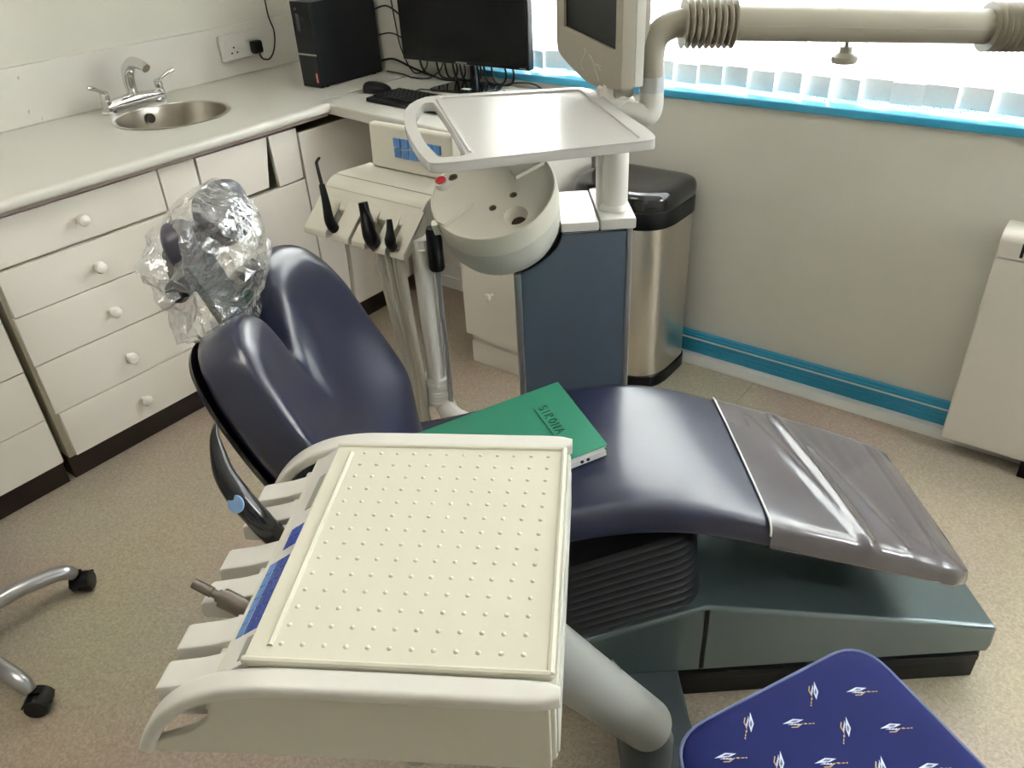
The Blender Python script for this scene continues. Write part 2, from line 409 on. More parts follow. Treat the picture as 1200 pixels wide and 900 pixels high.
for y, z in ((1.22, 1.055), (1.215, .946), (1.25, .915)):
    b = new(); lathe(b, [(0, 0), (.006, 0), (.0055, .003), (0, .004)], 12, axis_mat((WX + .016, y, z), (1, 0, 0))); obj('screw_cap', b, m_white, sp)

FX = -2.304
def knob_bm(y, z, x=FX, d=(1, 0, 0), s=1.0):
    b = new(); lathe(b, [(0, 0), (.009 * s, 0), (.007 * s, .008 * s), (.0065 * s, .014 * s), (.013 * s, .017 * s), (.0175 * s, .022 * s), (.018 * s, .028 * s), (.015 * s, .034 * s), (.008 * s, .037 * s), (0, .038 * s)], 24, axis_mat((x, y, z), d)); return b
def drawers(name, label, y0, y1, rows, jitter, knob_y, dp):
    t = thing(name, label, 'drawer unit', (-2.6, (y0 + y1) / 2, 0))
    b = new(); box(b, -2.9, FX - .019, y0 - .012, y1 + .008, .09, .852, .001); obj('carcass', b, m_carc, t)
    b = new(); box(b, -2.9, -2.345, y0 - .012, y1 + .008, 0, .09, .001); obj('plinth', b, m_plinth, t)
    for i, (z0, z1) in enumerate(rows):
        b = new(); j = jitter[i]; box(b, FX - .017, FX + j, y0 + dp[i], y1, z0, z1, .0015)
        d = obj('drawer', b, m_draw, t)
        obj('knob', knob_bm(knob_y, [.785, .640, .492, .330, .170][i], FX + j), m_knobw, d)
    return t
ROWS = [(.722, .849), (.580, .712), (.4245, .577), (.2565, .421), (.099, .2535)]
drawers('drawer_unit', 'cream five drawer unit with white knobs below the sink end of the worktop', .702, 1.222, ROWS, [0, .001, .0, -.001, .002], .958, [0, -.003, -.006, -.004, .004])
drawers('drawer_unit', 'cream drawer unit cut by the left picture edge beside the five white knobs', .13, .664, ROWS, [0, 0, .001, 0, .001], .40, [0, 0, 0, 0, 0])

t = thing('sink_cabinet', 'cream cabinet under the sink with a loose tilted front panel', 'cabinet', (-2.6, 1.5, 0))
b = new(); box(b, -2.9, FX - .03, 1.232, 1.765, .09, .66, .001); obj('carcass', b, m_carc, t)
b = new(); box(b, -2.9, -2.345, 1.232, 1.764, 0, .09, .001); obj('plinth', b, m_plinth, t)
b = new(); box(b, FX - .017, FX, 1.228, 1.352, .672, .849, .0015); obj('filler_panel', b, m_draw, t)
b = new(); prism(b, [(1.356, .678), (1.602, .682), (1.632, .846), (1.358, .849)], 0, .017, mat=frame((FX - .012, 0, 0), (0, 1, 0), (0, 0, 1), (1, 0, 0)), r=.001)
obj('false_drawer_front', b, m_draw, t)
b = new(); prism(b, [(1.652, .668), (1.758, .672), (1.758, .846), (1.640, .846)], 0, .017, mat=frame((FX - .012, 0, 0), (0, 1, 0), (.04, 0, 1), (1, 0, -.04)) @ Matrix.Translation((0, 0, .0)), r=.001)
for v in b.verts: v.co.x -= .034
o = obj('loose_front_panel', b, m_draw, t)
b = new(); box(b, FX - .017, FX, 1.228, 1.762, .10, .664, .0015); obj('door', b, m_draw, t)
t = thing('corner_cabinet', 'cream corner cabinet with a tall plain door beneath the worktop joint', 'cabinet', (-2.6, 2.0, 0))
b = new(); box(b, -2.9, FX - .02, 1.77, 2.36, .09, .80, .001); obj('carcass', b, m_carc, t)
b = new(); box(b, -2.9, -2.345, 1.768, 2.2, 0, .09, .001); obj('plinth', b, m_plinth, t)
b = new(); box(b, FX - .017, FX, 1.769, 2.22, .10, .825, .0015); d = obj('door', b, m_draw, t)
obj('knob', knob_bm(2.10, .80), m_knobw, d)

# desk top and pedestal
b = new(); prism(b, [(-2.322, 1.903), (-1.86, 1.845), (-1.42, 1.80), (-1.42, NY), (-2.322, NY)], .862, .902, r=.008, seg=3)
put(obj('computer_desk', b, m_top), 'cream desk top under the keyboard joining the worktop corner', 'desk')
t = thing('desk_pedestal', 'cream desk pedestal with one white knob behind the slate column', 'cabinet', (-1.55, 2.1, 0))
b = new(); box(b, -1.735, -1.47, 1.952, 2.36, .09, .861, .002); obj('body', b, m_draw, t)
b = new(); box(b, -1.748, -1.47, 1.933, 1.951, .118, .60, .002); d = obj('door', b, m_draw, t)
b = new(); lathe(b, [(0, 0), (.008, 0), (.006, .012), (.012, .017), (.0165, .023), (.0165, .029), (.011, .034), (0, .035)], 20, axis_mat((-1.612, 1.933, .311), (0, -1, 0))); obj('knob', b, m_knobw, d)
b = new(); box(b, -1.748, -1.47, 1.933, 1.951, .606, .855, .002); obj('drawer', b, m_draw, t)
b = new(); box(b, -1.73, -1.47, 1.94, 2.36, 0, .088, .002); obj('plinth', b, m_draw, t)

# ------------------------------------------------------------------ sink and tap
t = thing('sink', 'round stainless steel basin set in the worktop', 'sink', (SINK[0], SINK[1], .9))
SM = Matrix.Translation((SINK[0], SINK[1], 0))
b = new(); prof = [(.182, .9015), (.196, .9022), (.199, .9045), (.194, .906), (.186, .9045), (.181, .897), (.179, .85), (.173, .79), (.155, .743), (.08, .725), (.03, .722), (.03, .719), (.085, .721), (.160, .739), (.178, .79), (.184, .85), (.182, .9015)]
tt = bmesh.new(); loft(tt, [[Vector((r * math.cos(2 * PI * j / 56), r * math.sin(2 * PI * j / 56), z)) for j in range(56)] for r, z in prof], False); join(b, tt, SM)
bs = obj('basin', b, m_steel, t)
b = new(); lathe(b, [(0, 0), (.016, 0), (.017, .002), (0, .0025)], 20, axis_mat((SINK[0] - .170, SINK[1] + .012, .868), (1, 0, .2))); obj('overflow', b, m_hole, t)
b = new(); lathe(b, [(0, .723), (.028, .723), (.026, .725), (0, .725)], 24, SM); obj('waste', b, m_chrome, t)
t = thing('mixer_tap', 'chrome mixer tap with two lever handles behind the basin', 'tap', (-2.9, 1.53, .902))
b = new(); TX = -2.895
tube(b, [(TX, 1.425, .925), (TX, 1.53, .932), (TX, 1.645, .925)], [.019, .023, .019], 16, sm=6)
for y in (1.43, 1.64): lathe(b, [(0, .902), (.026, .902), (.026, .906), (.019, .912), (.018, .945), (.014, .95), (0, .95)], 24, Matrix.Translation((TX, y, 0)))
obj('body', b, m_chrome, t)
b = new(); tube(b, [(TX, 1.535, .93), (TX - .003, 1.535, .985), (TX + .012, 1.535, 1.03), (TX + .055, 1.535, 1.058), (TX + .105, 1.538, 1.055), (TX + .128, 1.54, 1.044)], [.018, .0195, .023, .0205, .017, .0155], 16, sm=6)
obj('spout', b, m_chrome, t)
for y, s in ((1.43, -1), (1.64, 1)):
    b = new(); lathe(b, [(0, .95), (.014, .95), (.016, .958), (.015, .974), (.009, .98), (0, .981)], 20, Matrix.Translation((TX, y, 0)))
    tube(b, [(TX, y, .97), (TX + .012, y + s * .02, .985), (TX + .02, y + s * .045, .998), (TX + .024, y + s * .062, 1.004)], [.008, .0065, .009, .006], 12, sm=4)
    obj('lever', b, m_chrome, t)

# ------------------------------------------------------------------ socket, plug and cable
t = thing('wall_socket', 'white double mains socket on the splashback below the hanging cable', 'socket', (WX + .016, 2.09, 1.01))
b = new(); box(b, WX + .016, WX + .036, 1.998, 2.19, .964, 1.062, .005); obj('plate', b, m_white, t)
for y in (2.02, 2.115):
    b = new(); box(b, WX + .036, WX + .0395, y, y + .018, 1.022, 1.044, .002); obj('switch', b, m_white, t)
    b = new()
    for dy, dz in ((.035, .02), (.022, 0), (.048, 0)): box(b, WX + .0355, WX + .0363, y + dy - .004, y + dy + .004, .992 + dz - .003, .992 + dz + .003, 0)
    obj('pin_hole', b, m_black, t)
t = thing('mains_plug', 'black mains plug in the white double socket with cable running up', 'plug', (WX + .036, 2.15, 1.0))
b = new(); box(b, WX + .037, WX + .07, 2.128, 2.176, .975, 1.025, .01, 3); obj('body', b, m_black, t)
b = new(); tube(b, [(WX + .055, 2.158, .978), (WX + .055, 2.17, .952), (WX + .05, 2.21, .945), (WX + .04, 2.25, .98), (WX + .03, 2.272, 1.04), (WX + .025, 2.262, 1.10), (WX + .022, 2.262, 1.2), (WX + .02, 2.262, 1.6)], .0032, 8, sm=8); obj('cable', b, m_black, t)

# ------------------------------------------------------------------ computer on the desk
t = thing('computer_tower', 'black desktop computer tower standing on the worktop corner', 'computer', (-2.51, 2.2, .902))
b = new(); box(b, -2.566, -2.466, 2.056, 2.366, .906, 1.198, .004); obj('case', b, m_black, t)
b = new(); box(b, -2.568, -2.464, 2.040, 2.057, .904, 1.20, .004)
for z in (1.135, 1.14, 1.145): box(b, -2.53, -2.50, 2.0385, 2.041, z, z + .002, 0)
fp = obj('front_panel', b, m_black, t)
b = new(); box(b, -2.568, -2.464, 2.0375, 2.041, 1.018, 1.0235, .001); obj('silver_strip', b, m_steel, t)
b = new(); box(b, -2.485, -2.475, 2.038, 2.041, .922, .958, .001); obj('red_badge', b, m_red, t)
b = new()
for i in range(6): box(b, -2.4815, -2.4785, 2.0372, 2.0385, .926 + i * .005, .9295 + i * .005, 0)
obj('badge_lettering', b, m_paper, t)
b = new(); box(b, -2.545, -2.525, 2.038, 2.041, 1.10, 1.16, .001); box(b, -2.545, -2.53, 2.038, 2.041, 1.17, 1.18, .001); obj('port_panel', b, m_blackg, t)
for x in (-2.55, -2.48):
    for y in (2.08, 2.33):
        b = new(); lathe(b, [(0, .902), (.009, .902), (.009, .907), (0, .907)], 12, Matrix.Translation((x, y, 0))); obj('foot', b, m_black, t)

t = thing('desk_monitor', 'wide black computer monitor on a stand in front of the window', 'monitor', (-1.945, 2.29, .902))
MF = Matrix.Translation((-1.963, 2.285, 0)) @ Matrix.Rotation(math.radians(1.5), 4, 'Z')
b = new(); box(b, -.29, .285, -.004, .026, .984, 1.335, .004); obj('housing', b, m_black, t, F=MF)
b = new(); box(b, -.283, .278, -.0055, -.003, 1.0, 1.328, .001); obj('screen', b, m_screen, t, F=MF)
b = new(); box(b, -.035, .015, -.006, -.003, .9875, .993, .0005); obj('nameplate', b, m_lcd, t, F=MF)
b = new(); box(b, .245, .27, -.006, -.003, .9885, .9915, .0005); obj('button_marks', b, m_lcd, t, F=MF)
b = new(); tube(b, [(-1.945, 2.318, .905), (-1.945, 2.318, 1.12)], .0175, 16); box(b, -1.975, -1.915, 2.30, 2.335, 1.04, 1.16, .006); obj('stand_post', b, m_blackg, t)
b = new(); prism(b, round_poly([(-2.07, 2.19), (-1.84, 2.22), (-1.82, 2.31), (-1.86, 2.37), (-2.05, 2.37)], .03), .902, .911, r=.003); obj('stand_base', b, m_blackg, t)
b = new(); box(b, -1.945, -1.91, 2.235, 2.255, .911, .9125, .0004); obj('white_sticker', b, m_paper, t)

t = thing('keyboard', 'black computer keyboard lying on the desk below the monitor', 'keyboard', (-2.0, 2.08, .902))
KF = frame(((-2.13), 1.975, .902), (.995, .02, 0), (-.02, .995, 0), (0, 0, 1))
KF = Matrix.Translation((-2.165, 1.972, .902)) @ Matrix.Rotation(math.radians(-4), 4, 'Z')
b = new(); prism(b, round_poly([(0, 0), (.45, 0), (.45, .165), (.0, .165)], .015), 0, .014, r=.004); obj('base', b, m_black, t, F=KF)
b = new()
for r in range(6):
    for c in range(21): box(b, .012 + c * .0204, .029 + c * .0204, .03 + r * .0215, .0475 + r * .0215, .013, .0195, .002, 1)
obj('keys', b, m_black, t, F=KF)
b = new(); oc = [(.055 * math.cos(2 * PI * i / 28), .031 * math.sin(2 * PI * i / 28)) for i in range(28)]
pillow(b, oc, .07, .7, 7, lambda x, y, h: Vector((x, y, max(h, 0) * (1 - .25 * (x / .055)) + .002)))
put(obj('computer_mouse', b, m_black, F=Matrix.Translation((-2.225, 2.095, .902)) @ Matrix.Rotation(math.radians(25), 4, 'Z')), 'black computer mouse at the left end of the keyboard', 'mouse')

def cable(label, pts, r=.0035, name='cable', mat=None, group='cables on the desk', sm=8):
    b = new(); tube(b, pts, r, 8, sm=sm); return put(obj(name, b, mat or m_black), label, 'cable', group)
cable('black cable looping from the top of the computer tower to the desk', [(-2.47, 2.372, 1.135), (-2.40, 2.375, 1.145), (-2.31, 2.372, 1.09), (-2.27, 2.37, 1.0), (-2.24, 2.368, .925), (-2.15, 2.355, .908)])
cable('black cable leaving the middle of the computer tower towards the monitor', [(-2.47, 2.372, 1.04), (-2.40, 2.375, 1.05), (-2.31, 2.375, 1.03), (-2.22, 2.372, 1.045), (-2.12, 2.36, 1.06)], .0028)
cable('black cable drooping from the lowest port of the computer tower', [(-2.47, 2.372, .945), (-2.40, 2.372, .955), (-2.30, 2.37, .93), (-2.22, 2.366, .915), (-2.12, 2.35, .9065), (-2.02, 2.375, .9065)], .0045)
cable('thin black cable hanging in a loop down the wall behind the tower', [(-2.40, 2.378, 1.3), (-2.38, 2.378, 1.12), (-2.36, 2.376, 1.0), (-2.30, 2.37, .915), (-2.23, 2.368, .935), (-2.22, 2.37, .985)], .0026)
cable('thin black lead lying along the worktop joint behind the tower', [(-2.45, 2.374, .9055), (-2.35, 2.36, .9055), (-2.27, 2.33, .9055), (-2.20, 2.345, .9055), (-2.16, 2.366, .93), (-2.14, 2.367, .96)], .0026)
for i, (x, lb) in enumerate(((-2.13, 'bundled black cable loop behind the left half of the monitor stand base'), (-2.015, 'black cable loop tucked tight against the left side of the monitor post'), (-1.865, 'outermost black cable loop right of the monitor post'), (-2.09, 'first bundled black cable loop behind the monitor stand, nearest the keyboard'), (-2.05, 'second bundled black cable loop just left of the monitor post'), (-1.90, 'black cable loop hanging just right of the monitor post'))):
    cable(lb, [(x - .03, 2.352 , 1.03), (x - .035, 2.362, .96), (x - .01, 2.355, .915), (x + .05, 2.362, .915), (x + .06, 2.366, .96), (x + .02, 2.366, 1.02)], .0038)
cable('black cable arching over the desk right of the monitor stand', [(-1.85, 2.345, .908), (-1.78, 2.35, .925), (-1.70, 2.345, .928), (-1.63, 2.33, .9055)], .0028)
cable('short black lead lying flat on the desk right of the monitor base', [(-1.80, 2.30, .9055), (-1.74, 2.27, .9055), (-1.69, 2.24, .9055)], .0028)
cable('thin black keyboard lead curling on the desk behind the keys', [(-2.09, 2.15, .906), (-2.10, 2.19, .9055), (-2.03, 2.2, .907), (-2.075, 2.24, .907)], .0022)

# ------------------------------------------------------------------ pedal bin
t = thing('waste_bin', 'tall satin steel bin with a black lid against the window wall', 'bin', (-1.225, 2.25, 0))
def dshape(k=1.0):
    w, y0, y1, cx = .176, 2.085, 2.365, -1.236
    P = round_poly([(cx - w, y1), (cx + w, y1), (cx + w, y0), (cx - w, y0)], [.06, .06, .15, .15], 12)
    return [(cx + (x - cx) * k, 2.225 + (y - 2.225) * k) for x, y in P]
def dloft(stations):
    b = new(); loft(b, [[Vector((x, y, z)) for x, y in dshape(k)] for k, z in stations]); return b
obj('body', dloft([(1.0, .045), (1.0, .595)]), m_inox, t)
obj('base_rim', dloft([(1.0, 0), (1.03, .004), (1.03, .046), (1.01, .05)]), m_black, t)
obj('lid_collar', dloft([(1.02, .59), (1.035, .594), (1.035, .642), (1.02, .646)]), m_black, t)
obj('lid', dloft([(1.02, .648), (1.04, .652), (1.04, .672), (1.03, .686), (1.0, .697), (.94, .703), (.80, .705), (.5, .703)]), m_blackg, t, ang=60)

# ------------------------------------------------------------------ storage heater
t = thing('storage_heater', 'white storage heater on short black feet by the right edge', 'heater', (.3, 2.32, 0))
b = new(); box(b, -.178, .72, 2.28, 2.372, .058, .645, .006); obj('body', b, m_heat, t)
b = new(); prism(b, [(2.372, .648), (2.279, .648), (2.279, .69), (2.284, .705), (2.296, .715), (2.31, .718), (2.372, .718)], -.178, .72, r=.004, mat=frame((0, 0, 0), (0, 1, 0), (0, 0, 1), (1, 0, 0))); obj('top_cowl', b, m_heat, t)
b = new()
for i in range(44): box(b, -.125 + i * .0185, -.1175 + i * .0185, 2.2775, 2.2795, .656, .695, 0)
obj('outlet_grille', b, m_black, t)
for x in (.05, .55):
    b = new(); box(b, x - .012, x + .06, 2.285, 2.36, 0, .06, .003); obj('foot', b, m_black, t)

# ------------------------------------------------------------------ dental chair
chair = thing('dental_chair', 'navy upholstered dental chair on a teal grey base', 'dental chair', tuple(O), AZ)
b = new(); hp = [(-.004, .088), (.002, .11), (.0, .158), (-.01, .170), (-.627, .288), (-.90, .20), (-.93, .18), (-.93, .088)]
prism(b, hp, .0, .40, r=.010, seg=3, mat=frame((0, 0, 0), (1, 0, 0), (0, 0, 1), (0, 1, 0))); obj('base_housing', b, m_base, chair, F=CH)
b = new(); box(b, -.632, -.622, -.0012, .005, .10, .28, .0005); obj('panel_gap', b, m_black, chair, F=CH)
b = new(); box(b, -1.0, -.012, .008, .392, 0.0, .088, .004); box(b, -.98, -.02, -.002, .01, .066, .086, .003); obj('plinth', b, m_black, chair, F=CH)
b = new(); box(b, -.82, -.675, -.37, .02, 0, .095, .008); obj('arm_mount_plate', b, m_dark, chair, F=CH)
# bellows: stacked pleats
b = new(); rings = []; n_pl = 10
for i in range(4 * n_pl + 1):
    f = i / (4 * n_pl); s = (0, .005, .019, .008)[i % 4]
    x1, z1 = -.628 - .025 * f, .287 + .205 * f; x0, z0 = -1.02, .165 + .205 * f
    out = round_poly([(x1 - s, .018 + s), (x1 - s, .382 - s), (x0, .382 - s), (x0, .018 + s)], [.06, .06, .02, .02], 6)
    rings.append([Vector((p[0], p[1], z0 + (z1 - z0) * (p[0] - x0) / (x1 - x0))) for p in out])
loft(b, rings); obj('bellows', b, m_rubber, chair, F=CH, ang=60)
# seat cushion
ST = [(-1.275, .03, .39, .485, .035), (-1.262, .0, .42, .497, .062), (-1.22, -.012, .428, .497, .066), (-1.11, -.014, .426, .514, .07), (-.985, -.012, .422, .546, .07), (-.90, -.012, .42, .566, .07), (-.80, -.012, .42, .576, .07), (-.70, -.012, .42, .570, .068), (-.62, -.012, .42, .549, .066), (-.53, -.011, .42, .513, .064), (-.42, -.010, .418, .472, .062), (-.30, -.008, .416, .425, .06), (-.20, -.006, .414, .383, .056), (-.135, -.004, .411, .352, .052), (-.112, .006, .402, .335, .035), (-.104, .02, .388, .325, .012)]
def seat_ring(a, b0, b1, zt, th, grow=0.0, sl=None):
    b0 -= grow; b1 += grow; zt += grow; th += 2 * grow; r = min(.028, th * .45); ring = []
    pts = round_poly([(b0, zt - th), (b1, zt - th), (b1, zt), (b0, zt)], [r * .8, r * .8, r, r], 5)
    out = []
    for i, p in enumerate(pts):
        q = pts[(i + 1) % len(pts)]; out.append(p)
        if math.hypot(q[0] - p[0], q[1] - p[1]) > .1:
            for k in range(1, 10): out.append((p[0] + (q[0] - p[0]) * k / 10, p[1] + (q[1] - p[1]) * k / 10))
    for bb, z in out:
        u = (bb - (b0 + b1) / 2) / ((b1 - b0) / 2)
        ring.append(Vector((a, bb, z + (.004 * (1 - u * u) if z > zt - th / 2 else 0))))
    return ring
def seat_at(a):
    a = min(max(a, ST[0][0]), ST[-1][0])
    for i in range(len(ST) - 1):
        if ST[i][0] <= a <= ST[i + 1][0]:
            f = (a - ST[i][0]) / (ST[i + 1][0] - ST[i][0]); f2 = f
            return tuple([a] + [ST[i][k] * (1 - f2) + ST[i + 1][k] * f2 for k in range(1, 5)])
aa = [s[0] for s in ST[:3]] + [-1.22 + i * .02 for i in range(1, 54)] + [s[0] for s in ST[-3:]]
import itertools
def sm_seat(a):
    if a < -1.2 or a > -.16: return seat_at(a)
    L = [seat_at(a + d) for d in (-.05, -.025, 0, .025, .05)]
    return tuple([a] + [sum(l[k] for l in L) / 5 for k in range(1, 5)])
b = new(); loft(b, [seat_ring(*sm_seat(a)) for a in aa]); obj('seat_cushion', b, m_navy, chair, F=CH, ang=60)
b = new(); loft(b, [seat_ring(a, s[1] + .03, s[2] - .03, s[3] - s[4] + .004, .018) for a, s in ((a, sm_seat(a)) for a in [-1.2 + .05 * i for i in range(21)] + [-.17, -.14])]); obj('seat_pan', b, m_shell, chair, F=CH)
# protective plastic over the foot end
def cov(a):
    s = sm_seat(a); ring = seat_ring(s[0] + (.004 if a > -.12 else 0), *s[1:], grow=.0035)
    for v in ring:
        if v.z > s[3] - .02:
            w = math.sin(PI * min(1, max(0, (a + .49) / .36))) if -.49 < a < -.13 else 0
            u = (v.y - .2) / .2
            ph = a + .05 * u
            v.z += w * (1 - .5 * u * u) * (.010 * math.exp(-((ph + .405 + .02 * u) / .010) ** 2) + .012 * math.exp(-((ph + .36 - .015 * u) / .012) ** 2) + .006 * math.exp(-((ph + .31 + .02 * u) / .009) ** 2)
                      + .0016 * noise.noise(Vector((a * 30, v.y * 6, 0))))
    return ring
ca = [-.53 + i * .0065 for i in range(62)] + [-.126, -.112, -.106, -.101]
b = new(); loft(b, [cov(a) for a in ca], cap=True)
fc = put(obj('foot_cover', b, m_cover, F=CH, ang=70), 'greyed plastic cover stretched over the foot end of the dental chair', 'cover')
b = new(); r = seat_ring(*sm_seat(-.532), grow=.0042); k0 = [v for v in r if v.z > .49 and True]
k0 = sorted([v for v in r if v.z > sm_seat(-.532)[3] - .045], key=lambda v: (v.y)); tube(b, k0, .0022, 8); obj('white_edge_tape', b, m_paper, fc, F=CH)

# backrest
su = Vector((-.46, 0, .933)).normalized(); BO = Vector((-1.245, .205, .452)); nf = Vector((.933, 0, .46)).normalized()
bo = [(-.15, 0), (0, -.012), (.15, 0), (.205, .05), (.256, .12), (.275, .21), (.278, .31), (.275, .39), (.255, .465), (.212, .525), (.145, .552), (.085, .545), (.045, .485), (0, .405),
      (-.045, .485), (-.085, .535), (-.145, .540), (-.212, .515), (-.255, .455), (-.275, .38), (-.278, .31), (-.275, .21), (-.262, .12), (-.205, .05)]
bo = [(p.x, p.y) for p in smooth([(x, y, 0) for x, y in bo], 4, True)]
def back_fn(x, y, h):
    f = .072 * abs(x / .27) ** 2.2 * (.55 + .45 * math.sin(PI * min(1, max(0, y / .56)))) - .035 * math.sin(PI * min(1, max(0, y / .5)))
    gr = .012 * math.exp(-(x / .045) ** 2) * min(1, max(0, (y - .2) / .15)) if h > 0 else 0
    bol = .008 * math.exp(-((abs(x) - .075) / .045) ** 2 - ((y - .30) / .12) ** 2) if h > 0 else 0
    lum = .012 * math.exp(-((y - .12) / .10) ** 2) if h > 0 else 0
    return BO + su * y + Vector((0, 1, 0)) * x + nf * (f + h - gr + bol + lum)
b = new(); pillow(b, bo, .125, .36, 12, back_fn, c=(0, .24)); obj('backrest', b, m_navy, chair, F=CH, ang=80)
b = new(); pillow(b, [(x * .965, .27 + (y - .27) * .965) for x, y in bo], .03, .4, 6, lambda x, y, h: back_fn(x, y, -.060 + min(h, -.0001)) , c=(0, .24)); obj('back_shell', b, m_shell, chair, F=CH, ang=80)
b = new(); tube(b, [CL(-1.30, .2, .46) - O, CL(-1.36, .2, .58) - O], .03, 12)
for v in b.verts: v.co = v.co + O
obj('back_bracket', b, m_shell, chair)
# headrest: strip, joint, two curved pads
b = new(); loft(b, [[Vector((a + da, y, z + dz)) for da, y, dz in ((.006, .150, 0), (.006, .250, 0), (-.008, .250, -.004), (-.008, .150, -.004))] for a, z in ((-1.44, .78), (-1.463, .86), (-1.490, .92), (-1.510, .98), (-1.53, 1.03))]); obj('headrest_strip', b, m_dark, chair, F=CH)
b = new(); tube(b, [(-1.535, .11, 1.0), (-1.535, .29, 1.0)], .020, 16); box(b, -1.57, -1.52, .165, .235, .97, 1.05, .01); obj('headrest_joint', b, m_black, chair, F=CH)
for cy, ca_, cz, wy, hz in ((.135, -1.518, 1.074, .046, .034), (.272, -1.485, 1.072, .064, .055)):
    b = new(); ol = [(wy * math.copysign(abs(math.cos(t)) ** .75, math.cos(t)), hz * math.copysign(abs(math.sin(t)) ** .75, math.sin(t))) for t in [2 * PI * i / 32 for i in range(32)]]
    sgn = 1 if cy > .2 else -1
    pillow(b, ol, .05, .6, 7, lambda x, y, h: Vector((ca_, cy, cz)) + Vector((-.12, 0, .993)) * y + Vector((.30 * sgn, .954, 0)) * x + Vector((.954, -.30 * sgn, .12)) * h)
    obj('headrest_pad', b, m_head, chair, F=CH, ang=80)
b = new(); pillow(b, [(.05 * math.cos(2 * PI * i / 20), .03 * math.sin(2 * PI * i / 20)) for i in range(20)], .04, .6, 5, lambda x, y, h: Vector((-1.525 + h, .195 + x, 1.055 + y))); obj('headrest_core', b, m_shell, chair, F=CH, ang=80)

# clear plastic bag over the headrest
bag = [(-1.535, 1.116), (-1.487, 1.139), (-1.437, 1.113), (-1.412, 1.067), (-1.405, 1.013), (-1.423, .961), (-1.444, .937), (-1.444, .90), (-1.475, .855), (-1.515, .87), (-1.542, .893), (-1.572, .888), (-1.582, .947), (-1.592, .997), (-1.606, 1.038), (-1.579, 1.078)]
bag2 = []
for i in range(len(bag)):
    p, q = Vector(bag[i]), Vector(bag[(i + 1) % len(bag)])
    for k in range(3): v = p.lerp(q, k / 3); bag2.append((v.x, v.y))
def bag_fn(x, y, h):
    p = Vector((x, .2 + h, y)); c = Vector((-1.50, .2, 1.0)); d = p - c
    n1 = noise.noise(p * 15); n3 = abs(noise.noise(p * 27 + Vector((3, 1, 7)))); k = 1 + .03 * n1 + .04 * (n3 - .3)
    return c + Vector((d.x * k, d.y * (1 + .3 * n1 + .5 * (n3 - .25)), d.z * k)) + Vector((random.uniform(-1, 1), random.uniform(-1, 1), random.uniform(-1, 1))) * .004
b = new(); pillow(b, bag2, .22, .62, 9, bag_fn, c=(-1.50, 1.0)); bmesh.ops.triangulate(b, faces=list(b.faces))
put(obj('plastic_bag', b, m_bag, F=CH, ang=9), 'clear crinkled plastic bag pulled over the navy headrest', 'bag')

# ------------------------------------------------------------------ booklet and papers on the seat
T0 = CL(-.892, .376, .608); cu = (CL(-.816, .143, .605) - T0); cuL = cu.length; cu.normalize()
cl_ = CL(-1.19, .27, .566) - T0; cl_ = (cl_ - cu * cl_.dot(cu)).normalized(); cnn = cl_.cross(cu).normalized()
if cnn.z < 0: cnn = -cnn
BK = frame(T0, cu, cl_, cnn)
def flip(bm):
    bmesh.ops.recalc_face_normals(bm, faces=list(bm.faces)); return bm
t = thing('booklet', 'green card covered booklet lying on the navy chair seat', 'booklet', tuple(T0))
b = new(); prism(b, round_poly([(0, 0), (cuL, 0), (cuL, .33), (0, .33)], .003, 2), 0, .0016); obj('cover', flip(b), m_green, t, F=BK)
b = new(); prism(b, [(.003, .002), (cuL - .003, .002), (cuL - .003, .326), (.003, .326)], -.006, 0); prism(b, [(-.006, .05), (.1, .012), (.2, .03), (.1, .2)], -.007, -.0062); obj('pages', flip(b), m_paper, t, F=BK)
b = new(); LET = {'S': [(.8, .9), (.4, 1), (.1, .8), (.3, .55), (.7, .45), (.8, .2), (.5, 0), (.1, .1)], 'I': [(.5, 1), (.5, 0)], 'R': [(.15, 0), (.15, 1), (.7, .95), (.75, .65), (.2, .5), (.8, 0)],
       'O': [(.5, 1), (.15, .7), (.15, .3), (.5, 0), (.85, .3), (.85, .7), (.5, 1)], 'N': [(.1, 0), (.1, 1), (.8, 0), (.8, 1)], 'A': [(.05, 0), (.5, 1), (.95, 0), (.75, .4), (.25, .4)]}
px = .062; hgt = .019
for chh in 'SIRONA':
    w = .008 if chh == 'I' else .0155
    pts = [Vector((px + x * w, .073 - y * hgt, .0022)) for x, y in LET[chh]]
    tube(b, pts, .0008, 5); px += w + .0035
tube(b, [(.062, .082, .0022), (.16, .080, .0022)], .0008, 5)
obj('handwriting', flip(b), m_ink, t, F=BK)
t = thing('paper_folder', 'white folder with punched holes lying under the green booklet', 'folder', tuple(T0 - cnn * .02))
b = new(); prism(b, [(.02, .006), (cuL + .002, .006), (cuL + .002, .32), (.02, .32)], -.022, -.0075, r=.001); obj('pages', flip(b), m_paper, t, F=BK)
b = new()
for y in (.045, .058, .085): lathe(b, [(0, 0), (.0038, 0), (.0038, .0008), (0, .0008)], 12, axis_mat((cuL + .002, y, -.0145), (1, 0, 0)))
obj('punched_hole', b, m_black, t, F=BK)

